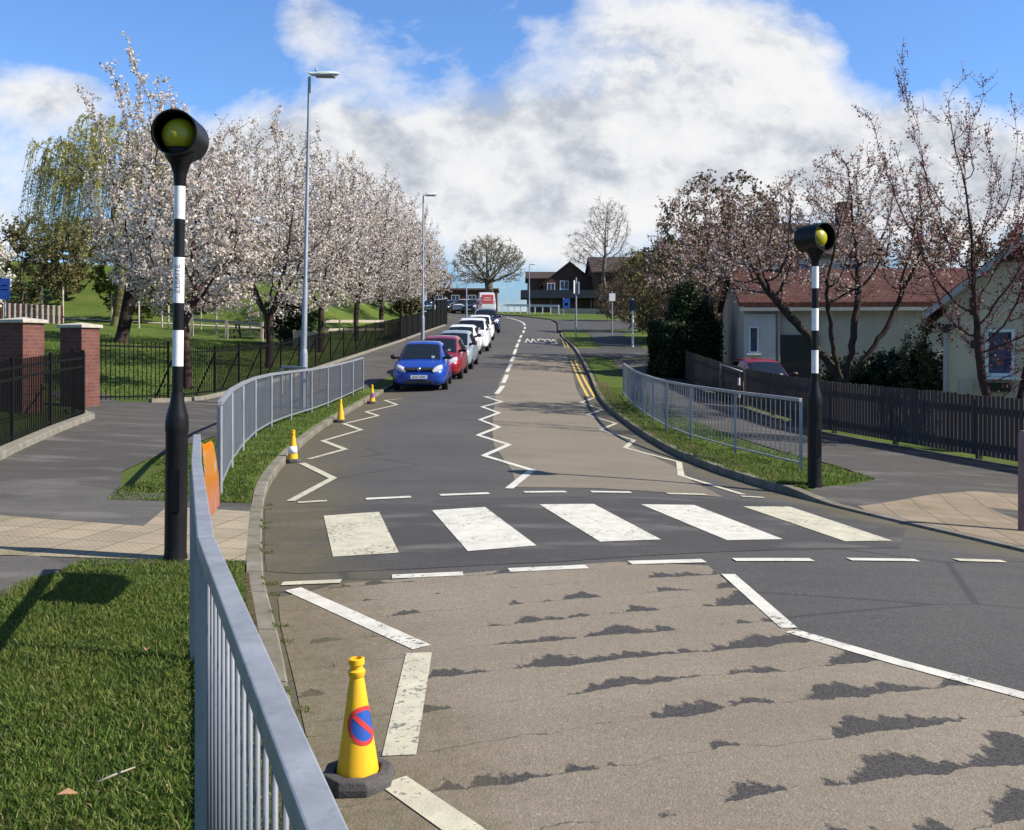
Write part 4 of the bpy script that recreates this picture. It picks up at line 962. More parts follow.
def bush(seed,h,rx,ry,nl,size,leafm,n=420,fork=.3,tr=.05,step=.2,kill=.4,spread=.09,rmax=.02,per=1.2,cut=-1.0):
    rng=np.random.default_rng(seed); att=ell(rng,n,(0,0,h*.52),(rx,ry,h*.5),cut)
    P,par=colonize(rng,att,[(0,0,0),(0,0,fork)],step,kill,4.0); r=radii(P,par,.006,2.4,tr); tw=twigs(rng,P,par,r,.03,per,.4,.005,.4)
    return woodmesh('trunk',P,par,r,tw),cards(rng,along_wood(rng,P,par,r,rmax,nl,spread,tw),size,'crown',.7)
b1=bush(61,6.5,4.4,3,9000,.10,OLIVE,700,1.0,.12,.3,.55); b2=bush(62,5.2,3.0,3,9000,.11,YGREEN,500,.6,.1,.3,.5)
x,y=at_tree(22,64); tree('shrub','hazy olive brown shrub at the left edge behind the play fence','shrub',x,y,b1[0],b1[1],TWIG,OLIVE)
x,y=at_tree(66,68); tree('shrub','hazy olive brown shrub below the willow on the bank','shrub',x,y,b1[0],b1[1],TWIG,OLIVE,None,2.1,.9)
x,y=at_tree(140,61); tree('shrub','yellow green shrub just right of the leaning blossom trunk','shrub',x,y,b2[0],b2[1],TWIG,YGREEN,None,1.0,.95)
x,y=at_tree(203,66); tree('shrub','yellow green shrub behind the pale bark of the tree at the beacon post','shrub',x,y,b2[0],b2[1],TWIG,YGREEN,None,4.0,.7)
x,y=at_tree(252,72); tree('shrub','small yellow green shrub on the bank above the picnic table','shrub',x,y,b2[0],b2[1],TWIG,YGREEN,None,5.0,.65)
hl=bush(66,3.4,3.4,1.6,7000,.11,OLIVE,420,.3,.08,.28,.45,.10,.03,1.3)
for px,d,sc,rz,lm,lab in((165,82,1.0,0,OLIVE,'left of the nearer beacon post'),(232,84,.9,1.1,DKGREEN,'between the beacon post and the forked blossom trunk'),(285,82,1.05,2.3,OLIVE,'behind the forked blossom trunk'),(338,84,.95,3.0,OLIVE,'right of the tall street lamp'),(372,86,1.0,4.4,DKGREEN,'behind the fourth blossom trunk'),(405,90,.9,5.2,OLIVE,'nearest to the second street lamp'),(105,80,1.1,.7,OLIVE,'behind the leaning trunk of the tallest blossom tree')):
    x,y=at_tree(px,d); tree('hedge_shrub','dull hedge shrub on the park bank, '+lab,'shrub',x,y,hl[0],hl[1],TWIG,lm,'hedge shrubs along the top of the park bank',rz,sc)
w,c=bush(64,5.4,2.4,2.4,8000,.09,BLOSW,420,1.2,.1,.25,.45); x,y=at_tree(-34,52); tree('blossom_tree','white blossom tree cut by the left picture edge','tree',x,y,w,c,BARK,BLOSW)
dk=bush(65,2.6,1.25,1.2,9000,.075,DKGREEN,300,.2,.05,.18,.28,.08,.05); x,y=at_tree(290,49); tree('evergreen_shrub','dark rounded evergreen by the pale board screen','shrub',x,y,dk[0],dk[1],BARK,DKGREEN)
# ---- house side
def bigbush():
    rng=np.random.default_rng(71); n=70000; p=rng.normal(0,1,(n,3)); p/=np.linalg.norm(p,axis=1,keepdims=True); p[:,2]=np.abs(p[:,2])*1.0
    lump=1+.13*np.sin(p[:,0]*5+1)*np.cos(p[:,1]*4)+.10*np.sin(p[:,2]*9+p[:,0]*3)+rng.normal(0,.035,n); q=rng.uniform(.72,1.0,n)**.6
    C=np.stack([p[:,0]*1.46*lump*q,p[:,1]*1.35*lump*q,np.clip(.15+p[:,2]*3.15*lump*q,0.05,9)],1); C[:,2]=np.where(rng.random(n)<.35,rng.uniform(.1,2.2,n),C[:,2])
    m=np.linalg.norm(C[:,:2]/np.array([1.46,1.35]),axis=1)<.75; C=C[~(m&(C[:,2]<2.2))]
    att=ell(rng,300,(0,0,1.7),(1.1,1.0,1.4)); P,par=colonize(rng,att,[(0,0,0),(0,0,.3)],.2,.35,4); r=radii(P,par,.008,2.4,.12)
    return woodmesh('trunk',P,par,r),cards(rng,C,.055,'crown',.6)
w,c=bigbush(); x,y=at_tree(686,39.5); tree('evergreen_shrub','big dark rounded evergreen bush at the end of the timber fence','shrub',x,y,w,c,BARK,DKGREEN)
# pink brown cherry behind the far beacon
rng=np.random.default_rng(81)
att=np.vstack([ell(rng,1200,(.1,0,4.75),(3.35,2.9,1.65)),ell(rng,500,(-2.4,0,4.3),(1.7,1.9,1.3)),ell(rng,400,(.6,0,5.9),(2.2,2.0,1.2))])
P,par=colonize(rng,att,[(0,0,0),(.05,0,.75),(.12,0,1.02)],.19,.36,3.0,bias=(0,0,.06),limbs=[[(-.35,.05,1.7),(-1.05,0,2.6),(-1.9,.1,3.6)],[(-.2,-.2,2.0),(-.45,-.5,3.3)],[(.40,.2,1.8),(.62,.4,2.9),(.7,.5,3.9)],[(.55,-.1,1.55),(1.25,-.1,2.5),(1.75,0,3.6)]]); r=radii(P,par,.0052,2.2,.19); tw=twigs(rng,P,par,r,.03,1.5,.36,.0042,.5)
w=woodmesh('trunk',P,par,r,tw); c=cards(rng,along_wood(rng,P,par,r,.02,11500,.05,tw),.038,'crown',.7)
x,y=at_tree(838,25.5); tree('flowering_tree','pink brown spreading tree with a short dark trunk behind the timber fence','tree',x,y,w,c,BARK,PINKB)
# slender two stemmed tree at the right
def slender():
    rng=np.random.default_rng(91); st=[];dirs=[];L=[]
    for k in range(48):
        a=rng.uniform(-1,1); st.append((-.35+1.25*a,rng.uniform(-.8,.8),2.6+rng.uniform(-.6,.8))); v=np.array([.22*a-.03+rng.normal(0,.05),rng.normal(0,.10),1.0]); dirs.append(v/np.linalg.norm(v)); L.append((5.5-1.2*abs(a+.25))*rng.uniform(.55,1))
    a1=np.vstack([spikes(rng,1500,st,dirs,L,.12),ell(rng,260,(.1,0,3.0),(1.7,1.2,1.6)),ell(rng,90,(.9,0,2.2),(.9,.8,1.2))])
    P,par=colonize(rng,a1,[(0,0,0),(-.22,0,.7),(-.42,0,1.5),(-.52,0,2.3)],.16,.26,2.4,bias=(0,0,.2)); r=radii(P,par,.0042,2.25,.085)
    a2=ell(rng,300,(.95,0,3.6),(.85,.9,2.4)); P2,par2=colonize(rng,a2,[(.25,.05,0),(.28,.05,.8),(.42,0,1.6)],.16,.3,2.4,bias=(0,0,.2)); r2=radii(P2,par2,.0042,2.25,.07)
    tw=twigs(rng,P,par,r,.02,1.3,.34,.0034,.8); tw2=twigs(rng,P2,par2,r2,.02,1.3,.34,.0034,.8)
    V=woodmesh('trunk',np.vstack([P,P2]),np.concatenate([par,np.where(par2>=0,par2+len(P),-1)]),np.concatenate([r,r2]),tuple(np.concatenate([a,b]) for a,b in zip(tw,tw2)),1.0)
    Q=np.vstack([along_wood(rng,P,par,r,.014,9000,.04,tw),along_wood(rng,P2,par2,r2,.014,4200,.04,tw2)]); return V,cards(rng,Q,.026,'crown',.6)
w,c=slender(); x,y=at_tree(1004,19.2); tree('young_tree','slender upright tree with sparse red buds before the right cream house','tree',x,y,w,c,BARKR,REDB)
# brown and olive background trees
g1=bush(101,7.6,3.2,3,12000,.075,BROWNL,1000,1.4,.14,.25,.42,.08,.02,1.6); g2=bush(102,6.2,3.4,3,10000,.085,OLIVE,800,1.2,.13,.27,.46,.09,.02,1.6)
BG='mixed trees behind the evergreen bush'
for px,d,m,lm,rz,sc,lab in [(722,46,g1,BROWNL,0,1.15,'brown leafed tree rising over the evergreen bush, before the back house'),(668,58,g2,OLIVE,1.2,1.0,'olive tree left behind the evergreen bush'),(640,72,g1,BROWNL,2.5,.78,'brown bushy tree before the dark brick building, near the birch'),(700,62,g2,BROWNL,3.3,1.12,'brown tangle of a tree behind the olive one'),(940,52,g1,BROWNL,4.4,.98,'brown tree crown above the red tiled roof'),(770,44,g2,BROWNL,5.2,.55,'low brown bush before the grey garage wall'),(1040,48,g2,BROWNL,.6,1.1,'brown tree behind the right cream house'),(612,92,g2,BROWNL,2.0,.6,'small brown shrub under the birch')]:
    x,y=at_tree(px,d); tree('background_tree',lab,'tree',x,y,m[0],m[1],TWIG,lm,BG,rz,sc)
rng=np.random.default_rng(105); st=[(0,0,2)]*6; dr=[np.array([-.35+.13*k,.1,1.0])/1.1 for k in range(6)]
w,c=bush(106,9.4,3.2,2.6,4200,.06,PINKB,900,2.0,.12,.27,.5,.06,.02,1.4,-.2); x,y=at_tree(706,41); tree('flowering_tree','loose pinkish tree with long bare shoots above the evergreen bush','tree',x,y,w,c,TWIG,PINKB,None,0,.86)
hb=bush(107,1.5,1.5,.8,9000,.05,DKGREEN,260,.15,.04,.15,.25,.06,.05)
for px,d,sc,lab in((880,29.5,1.15,'dark clipped bush left of the cream house downpipe'),(915,28.5,1.2,'dark clipped bush touching the right cream house'),(850,31,1.0,'dark bush behind the trunk of the pink brown tree')):
    x,y=at_tree(px,d); tree('garden_bush',lab,'bush',x,y,hb[0],hb[1],BARK,DKGREEN,'dark bushes in front of the garage wall',px,sc)
vb=bush(108,2.4,.8,.7,4200,.035,YGREEN,260,.4,.04,.15,.28,.05,.02); x,y=at_tree(925,27); tree('garden_bush','thin yellow green bush in front of the downpipe corner','bush',x,y,vb[0],vb[1],TWIG,OLIVE,None,0,1.15)
# oak and birch far off
def oak():
    rng=np.random.default_rng(111); att=np.vstack([ell(rng,2000,(0,0,6.5),(5.3,5,4.2),-.55,.2),ell(rng,260,(-2.5,0,4.6),(3.2,3,.9))]); P,par=colonize(rng,att,[(0,0,0),(.1,0,1.5),(0,0,2.7)],.30,.42,4,bias=(0,0,.03)); r=radii(P,par,.013,2.15,.55)
    tw=twigs(rng,P,par,r,.05,1.9,.65,.010,.3); n=7000; Q=along_wood(rng,P,par,r,.04,n,.12,tw); Q=Q[(Q[:,2]>6.4)|(rng.random(n)<.25)]
    return woodmesh('trunk',P,par,r,tw),cards(rng,Q,.10,'crown',.7)
w,c=oak(); x,y=at_tree(489,140); tree('oak_tree','large bare round crowned tree standing at the bend behind the van','tree',x,y,w,c,m_bark('oak_bark',(.11,.095,.07),(.19,.165,.125)),OLIVE)
def birch():
    rng=np.random.default_rng(121); att=np.vstack([ell(rng,700,(.2,0,9.3),(2.6,2.4,3.6)),ell(rng,260,(-2.6,0,7.2),(1.9,1.9,2.0)),ell(rng,160,(1.8,0,6.6),(1.6,1.5,1.6))]); P,par=colonize(rng,att,[(.5,0,0),(.2,0,2.2),(-.2,0,4.0),(0,0,6)],.28,.45,4,bias=(0,0,.05)); r=radii(P,par,.011,2.3,.20)
    tw=twigs(rng,P,par,r,.04,2.2,.75,.0075,-.1,.5); return woodmesh('trunk',P,par,r,tw),cards(rng,along_wood(rng,P,par,r,.03,2500,.1,tw),.06,'crown',.6)
w,c=birch(); x,y=at_tree(605,106); tree('birch_tree','tall bare silver birch with fine hanging twigs before the brown building','tree',x,y,w,c,BARKG,BROWNL)
for px,d,sc,rz,lab in((402,118,.62,2,'dark bare tree behind the black boards'),(418,140,.7,4,'bare tree between the black boards and the low building'),(385,120,.7,5.5,'bare tree over the end of the park bank'),(455,165,.75,1,'faint bare tree left of the big round tree'),(440,160,.6,3,'small faint bare tree above the low brown building')):
    x,y=at_tree(px,d); tree('background_tree',lab,'tree',x,y,g1[0],None,TWIG,None,None,rz,sc)
# climbing or hanging weeds along kerbs and the grass blades
tagged=blades('grass',scatter(105000,1,-4.6,-.2,1.9,7.72,lambda x,y:inl(y)+.03*math.sin(y*9)<x<XL(y)-KW-.02,1.35,0),.018,.048,GBM,1,.0036,1.0)
blades('grass',scatter(26000,2,-5.0,-2.4,10.55,30,lambda x,y:(-4.85 if y>13 else -4.3)+.06*math.sin(y*5)<x<XL(y)-KW-.02 and (y>10.8 or x<-2.6),1.6,.5),.02,.06,GBM,2,.006,.9)
blades('grass',scatter(22000,3,2.6,5.6,12.15,34,lambda x,y:XR(y)+KW-.05<x<(4.93 if y<15.2 else 4.75 if y<17 else 4.4) and not(y<13.6 and x>3.65+(y-12.2)*.93) and (x>XR(y)+KW+.32 or math.sin(x*31+y*17)+math.sin(y*43)>.2),1.6,.5),.02,.07,GBM,3,.006,.9)
blades('grass',scatter(7000,7,2.5,5.0,12.35,34,lambda x,y:XR(y)+.015<x<XR(y)+KW+.3 and math.sin(x*31+y*11)+math.sin(y*23)+math.sin(y*5.1)>-.4,1.7,0),.03,.085,GBM,7,.006,1.3)
blades('grass',scatter(2600,4,4.5,7.4,5.0,8.75,lambda x,y:XR(y)+KW<x<min(XR(y)+1.0,5.3),1,.6),.04,.13,GBM,4,.007)
blades('grass',scatter(1500,5,-2.6,-.3,3.0,13,lambda x,y:XL(y)-.02<x<XL(y)+.10 and math.sin(y*5.3+2)+math.sin(y*17.9)+.6*math.sin(y*41)>1.25,1,0),.010,.035,GBM,5,.004)
blades('grass',scatter(30000,6,-34,-8.3,18,50,lambda x,y:x<-9.2-(y-20)*.0 and x>-.56*y and not(-12.2<x<-8.4 and y<25.6),1.5,.8),.04,.10,GBM,6,.013)

# ---------------------------------------------------------------- houses
def m_render(name,a,b): 
    n=N(name); c=n.ramp(n.noise(1.2,5,.65),[(.3,a),(.7,b)]); st=n.ramp(n.noise(2,5,.7,n.co((3,3,.4))),[(.5,0),(.75,1)]); c=n.mix(n.math('MULTIPLY',st,.35),c,tuple(x*.6 for x in a)); return n.prin(c,.9,0,n.bump(n.noise(60,3,.7),.35,.01),.2)
def m_tiles(name,a,b,w=.30,hh=.28):
    n=N(name); s=n.sep(n.co()); cb=n.new('CombineXYZ'); n.ln(s[0],cb.inputs[0]); n.ln(n.math('ADD',s[1],n.math('MULTIPLY',s[2],.35)),cb.inputs[1]); br=n.new('TexBrick'); n.ln(cb.outputs[0],br.inputs['Vector']); br.inputs['Scale'].default_value=1; br.inputs['Brick Width'].default_value=w; br.inputs['Row Height'].default_value=hh; br.inputs['Mortar Size'].default_value=.02
    br.inputs['Color1'].default_value=(*a,1); br.inputs['Color2'].default_value=(*b,1); br.inputs['Mortar'].default_value=(*[x*.3 for x in a],1)
    c=n.mix(n.math('MULTIPLY',n.ramp(n.noise(3,5,.7),[(.42,0),(.7,1)]),.45),br.outputs[0],(.10,.07,.05)); return n.prin(c,.85,0,n.bump(br.outputs['Fac'],-.6,.03),.2)
GREYR=m_render('grey_render',(.37,.335,.275),(.47,.43,.355)); CREAM=m_render('cream_render',(.52,.41,.28),(.62,.50,.35)); PALE=m_render('pale_pebbledash',(.42,.39,.35),(.55,.51,.46)); BROWNB=m_brick('brown_brick',(.115,.055,.036),(.085,.042,.03),(.10,.08,.065)); 
REDT=m_tiles('red_roof_tiles',(.088,.028,.023),(.062,.022,.019)); BRNT=m_tiles('brown_roof_tiles',(.060,.042,.036),(.045,.034,.030)); REDW=m_tiles('dark_red_tiles',(.085,.028,.024),(.06,.022,.02),.2,.16)
UPVC=plain('white_window_frame',(.66,.66,.65),.4,0,.06); FASC=plain('white_fascia',(.36,.34,.31),.5,0,.1); DARKW=plain('dark_metal_cladding',(.012,.014,.02),.5,0,.2)
def m_glass():
    n=N('window_glass'); c=n.ramp(n.noise(2,3,.6),[(.35,(.015,.022,.05)),(.7,(.06,.09,.20))]); return n.prin(c,.08,0,None,.6)
GLASS=m_glass()
def window(par,x,z,w,h,y0,frame=.07,mid=True):
    """front facing window whose frame stands in the wall face at y0"""
    m=MB()
    for dx,dz,sx,sz in((-w/2+frame/2,0,frame,h),(w/2-frame/2,0,frame,h)): m.box((x+dx,y0-.02,z),(sx,.10,sz))
    for dz in(-h/2+frame/2,h/2-frame/2): m.box((x,y0-.021,z+dz),(w-2*frame-.002,.098,frame))
    if mid: m.box((x,y0-.022,z),(frame*.7,.096,h-2*frame-.002))
    f=m.build('window',UPVC,par); MB().box((x,y0+.0,z),(w-2*frame+.004,.03,h-2*frame+.004)).build('pane',GLASS,f); MB().box((x,y0-.07,z-h/2-.04),(w+.16,.2,.07)).build('sill',UPVC,f); return f
def gable_roof(par,x0,x1,y0,y1,ze,zr,ov,mat,axis='x',th=.14):
    """pitched roof; ridge runs along axis"""
    m=MB()
    if axis=='x':
        ym=(y0+y1)/2; k=(zr-ze)/(ym-y0)
        for s,ye in((-1,y0),(1,y1)):
            a=ye+s*ov; za=ze-k*ov; X0,X1=x0-ov*.6,x1+ov*.6
            m.add([(X0,a,za),(X1,a,za),(X1,ym,zr),(X0,ym,zr),(X0,a,za+th),(X1,a,za+th),(X1,ym,zr+th),(X0,ym,zr+th)],[(0,1,2,3),(4,7,6,5),(0,4,5,1),(1,5,6,2),(3,2,6,7),(0,3,7,4)])
    else:
        xm=(x0+x1)/2; k=(zr-ze)/(xm-x0)
        for s,xe in((-1,x0),(1,x1)):
            a=xe+s*ov; za=ze-k*ov; Y0,Y1=y0-ov*.8,y1+ov*.8
            m.add([(a,Y0,za),(a,Y1,za),(xm,Y1,zr),(xm,Y0,zr),(a,Y0,za+th),(a,Y1,za+th),(xm,Y1,zr+th),(xm,Y0,zr+th)],[(0,1,2,3),(4,7,6,5),(0,4,5,1),(1,5,6,2),(3,2,6,7),(0,3,7,4)])
    return m.build('roof',mat,par,fix=True)
def walls(par,x0,x1,y0,y1,ze,zr,axis,mat,zb=-.6,name='wall'):
    if axis=='y':
        xm=(x0+x1)/2; m=MB().prism([(x0,zb),(x1,zb),(x1,ze),(xm,zr-.02),(x0,ze)],y0,y1)
    else:
        ym=(y0+y1)/2; P=[(y0,zb),(y1,zb),(y1,ze),(ym,zr-.02),(y0,ze)]; n=5
        m=MB().add([(x0,y,z) for y,z in P]+[(x1,y,z) for y,z in P],[tuple(range(5)),tuple(range(9,4,-1))]+[(i,i+5,(i+1)%5+5,(i+1)%5) for i in range(5)])
    return m.build(name,mat,par)
def pipe(par,x,y,z0,z1,mat,hop=True):
    m=MB().lathe([(.045,z0),(.045,z1)],10,at=(x,y,0)); o=m.build('downpipe',mat,par,40)
    if hop: MB().add([(x-.08,y-.08,z1),(x+.08,y-.08,z1),(x+.08,y+.08,z1),(x-.08,y+.08,z1),(x-.17,y-.13,z1+.2),(x+.17,y-.13,z1+.2),(x+.17,y+.1,z1+.2),(x-.17,y+.1,z1+.2)],[(0,1,5,4),(1,2,6,5),(2,3,7,6),(3,0,4,7),(4,5,6,7),(0,3,2,1)]).build('hopper',DARKW,o)
def house1():
    z=H(8.6,36); t=thing('bungalow','low grey rendered bungalow with a red tiled roof behind the pink brown tree','house',(8.4,36.2,z),-.10)
    ze=3.05-z+.17; zr=4.55-z
    walls(t,0,8.6,0,7,ze,zr,'x',GREYR); r=gable_roof(t,0,8.6,0,7,ze,zr,.35,REDT,'x')
    MB().box((4.3,-.40,ze-.24),(9.0,.10,.12)).build('gutter',FASC,t)
    MB().box((.55,-.06,1.2),(1.10,.12,2.95)).build('pilaster',m_render('light_render',(.48,.46,.43),(.56,.54,.50)),t)
    window(t,.32,1.75,.34,.95,-.13,.05,False); pipe(t,1.22,-.09,0,ze-.3,FASC,False)
    MB().box((1.95,-.05,.95),(1.35,.10,1.95)).build('garage_door',plain('dark_door',(.02,.018,.016),.6),t)
    MB().box((2.2,3.5,zr+.4),(.6,.8,1.3)).build('chimney',BRICK,r)
house1()
def house2():
    x0=10.35; y0=24.0; z=H(x0,y0); t=thing('cream_house','cream rendered house with a white window and flower box at the right edge','house',(x0,y0,z),-.42)
    ze=2.72-z; zr=5.5-z; w=6.8
    walls(t,0,w,0,8,ze,zr,'y',CREAM); r=gable_roof(t,0,w,0,8,ze,zr,.42,REDW,'y')
    # barge board along the near verge
    m=MB(); k=(zr-ze)/(w/2)
    for s in(-1,1): m.bar((w/2+s*(w/2+.42),-.36,ze-k*.42+.02),(w/2,-.36,zr+.02),.05,.14)
    m.build('barge_board',FASC,t)
    MB().prism([(w/2-2.35,ze+.93),(w/2+2.35,ze+.93),(w/2+.05,zr-.16),(w/2-.05,zr-.16)],-.05,-.003).build('hung_tiles',REDW,t)
    window(t,1.22,1.15-z+.37,.62,1.10,-.04,.07,False)
    MB().add([(.92,-.30,.62-z),(1.42,-.30,.62-z),(1.42,-.05,.62-z),(.92,-.05,.62-z),(.86,-.36,.82-z),(1.48,-.36,.82-z),(1.48,-.05,.82-z),(.86,-.05,.82-z)],[(0,1,5,4),(1,2,6,5),(2,3,7,6),(3,0,4,7),(4,5,6,7),(0,3,2,1)]).build('window_box',DARKW,t)
    MB().box((.66,-.05,1.72-z),(.14,.10,.20)).build('wall_lamp',DARKW,t,bevel=.02); MB().box((.66,-.03,2.62-z),(.16,.06,.42)).build('plaque',REDW,t,bevel=.02)
    pipe(t,.04,-.08,0,2.0-z,FASC)
    MB().box((.5,-.02,.55-z),(.3,.03,.7)).build('meter_box',m_render('meter_cover',(.44,.38,.26),(.50,.43,.30)),t,bevel=.01)
house2()
def house3():
    z=H(14,57); t=thing('pale_house','pale two storey house with dark roof and chimneys behind the blossoms','house',(12.2,57,z)); ze=6.9-z; zr=9.0-z
    walls(t,0,9,0,8,ze,zr,'x',PALE); r=gable_roof(t,0,9,0,8,ze,zr,.35,BRNT,'x')
    for x in(1.0,3.6,8.0): MB().box((x,4,zr+.55),(.7,.9,1.7)).build('chimney',BRICK,r)
    for x in(1.6,4.2,7.0):
        window(t,x,ze-1.1,1.3,1.15,-.04); window(t,x,1.6,1.3,1.25,-.04)
house3()
def house4():
    z=H(11,84); t=thing('white_house','white rendered house glimpsed between the evergreen bush and the bungalow','house',(16.5,80,z)); walls(t,0,9,0,8,4.6,6.6,'y',m_render('white_render',(.60,.57,.50),(.70,.67,.60))); gable_roof(t,0,9,0,8,4.6,6.6,.35,BRNT,'y'); window(t,2.0,1.7,1.2,1.2,-.04); window(t,6.5,1.7,1.2,1.2,-.04)
house4()
def pub():
    y=128; z=H(9,y); t=thing('brick_building','dark brown brick building with gables and a flat black canopy at the bend','building',(1.8,y,z)); g=lambda v:v-z
    MB().box((4.1,-2.2,g(8.0)),(9.6,4.6,1.0)).build('canopy',DARKW,t); 
    MB().box((4.6,-.2,1.0),(9.0,.8,3.2)).build('shop_front',m_render('dull_front',(.10,.085,.07),(.17,.14,.12)),t)
    walls(t,.3,5.2,1,9,g(10.3),g(11.3),'x',BROWNB,-.6); gable_roof(t,.3,5.2,1,9,g(10.3),g(11.3),.5,BRNT,'x')
    walls(t,2.2,9.0,.4,12,g(9.6),g(12.3),'y',BROWNB); gable_roof(t,2.2,9.0,.4,12,g(9.6),g(12.3),.6,BRNT,'y')
    window(t,3.2+.0,g(9.75)-.6,1.0,1.0,.36); window(t,4.9,g(9.4),1.1,1.1,.36)
    walls(t,8.4,18.5,-3,9,g(10.9),g(13.1),'x',BROWNB); gable_roof(t,8.4,18.5,-3,9,g(10.9),g(13.1),.5,BRNT,'x')
    walls(t,11,18,-4.5,2,g(10.6),g(13.4),'y',BROWNB); gable_roof(t,11,18,-4.5,2,g(10.6),g(13.4),.5,BRNT,'y')
    window(t,9.7,2.0,1.1,1.2,-3.04); window(t,14.5,4.4,1.2,1.2,-4.54)
    for x in(.5,3,8): MB().bar((x,-4.3,-.4),(x,-4.3,g(7.5)),.18).build('canopy_post',DARKW,t)
pub()
# front garden wall of the brick building
o=MB()
for a,b in zip(along([(4.5,117),(12,112),(20,110)],2.5),along([(4.5,117),(12,112),(20,110)],2.5)[1:]): o.bar((a[0],a[1],H(*a)+.2),(b[0],b[1],H(*b)+.2),.22,.75)
org=(4.5,117,H(4.5,117)); o=o.build('garden_wall',plain('pale_wall_top',(.40,.35,.26),.9,0,.2,3),org=org); o.location=org; tag(o,'low pale garden wall along the far grass before the brick building','wall')
def low():
    z=H(-8,150); t=thing('low_building','long low brown building far up the hill beyond the black boards','building',(-12.5,150,z)); h=9.9-z
    MB().box((5,4,h/2-.3),(10.5,8,h+.6)).build('wall',BROWNB,t); MB().box((5,4,h+.15),(11,8.5,.3)).build('roof',plain('brown_fascia',(.10,.045,.032),.7),t)
    for x in(1.5,4,6.5,9): window(t,x,h-1.2,1.2,1.0,-.04)
low()
# ---------------------------------------------------------------- cars
def m_carpaint(name,col,metal=.25):
    n=N(name); c=n.mix(n.math('MULTIPLY',n.ramp(n.noise(2.5,4,.6),[(.45,0),(.75,1)]),.18),col,tuple(x*.6+.02 for x in col)); return n.prin(c,.28,metal,None,.5,.7)
TYRE=plain('tyre_rubber',(.012,.012,.012),.85,0,.2); RIM=plain('alloy_rim',(.35,.36,.38),.35,.7,.1); CGL=N('car_glass'); CGL=CGL.prin((.010,.013,.017),.06,0,None,.6); LITE=plain('headlight_lens',(.42,.44,.47),.10,0,.10); TRIM=plain('black_trim',(.012,.012,.013),.5,0,.2); PLATE=plain('number_plate',(.66,.66,.62),.5,0,.05); PTXT=plain('plate_letters',(.03,.03,.03),.6)
REDL=plain('rear_lamp',(.35,.015,.012),.2); CHR=plain('chrome',(.55,.56,.58),.15,1,.05); AMB=plain('sun_visor_paper',(.7,.7,.72),.6)
KIND={ # stations of the lower body: (t, half width, z bottom, z top); cabin: (t, half width low, half width top, z)
'hatch':dict(L=3.9,W=1.70,H=1.52,body=[(0,.60,.30,.60),(.02,.80,.22,.68),(.07,.93,.18,.78),(.16,1,.17,.90),(.27,1,.17,.985),(.45,1,.17,1.0),(.75,1,.17,1.02),(.92,.98,.19,1.02),(.985,.92,.26,.92),(1,.80,.32,.84)],wb=.20,cab=[(.205,.80,.74,.93),(.45,.93,.70,1.47),(.65,.95,.72,1.52),(.86,.93,.70,1.47),(.975,.90,.72,.98)]),
'suv':dict(L=4.4,W=1.83,H=1.68,body=[(0,.66,.38,.74),(.02,.84,.28,.84),(.06,.95,.23,.96),(.14,1,.22,1.05),(.27,1,.22,1.10),(.5,1,.22,1.12),(.8,1,.22,1.13),(.94,.97,.25,1.12),(.99,.92,.34,1.02),(1,.84,.40,.92)],wb=.22,cab=[(.235,.82,.76,1.06),(.42,.93,.72,1.62),(.65,.95,.73,1.68),(.88,.93,.70,1.60),(.98,.90,.74,1.08)]),
'van':dict(L=5.2,W=2.0,H=2.45,body=[(0,.72,.36,.80),(.015,.88,.28,.92),(.05,.97,.25,1.05),(.12,1,.24,1.2),(.25,1,.24,1.25),(.6,1,.24,1.28),(.95,1,.26,1.28),(.99,.98,.30,1.25),(1,.96,.36,1.2)],wb=.16,cab=[(.13,.88,.78,1.1),(.27,.98,.80,2.30),(.5,.99,.84,2.45),(.97,.99,.84,2.42),(1.0,.975,.80,1.15)])}
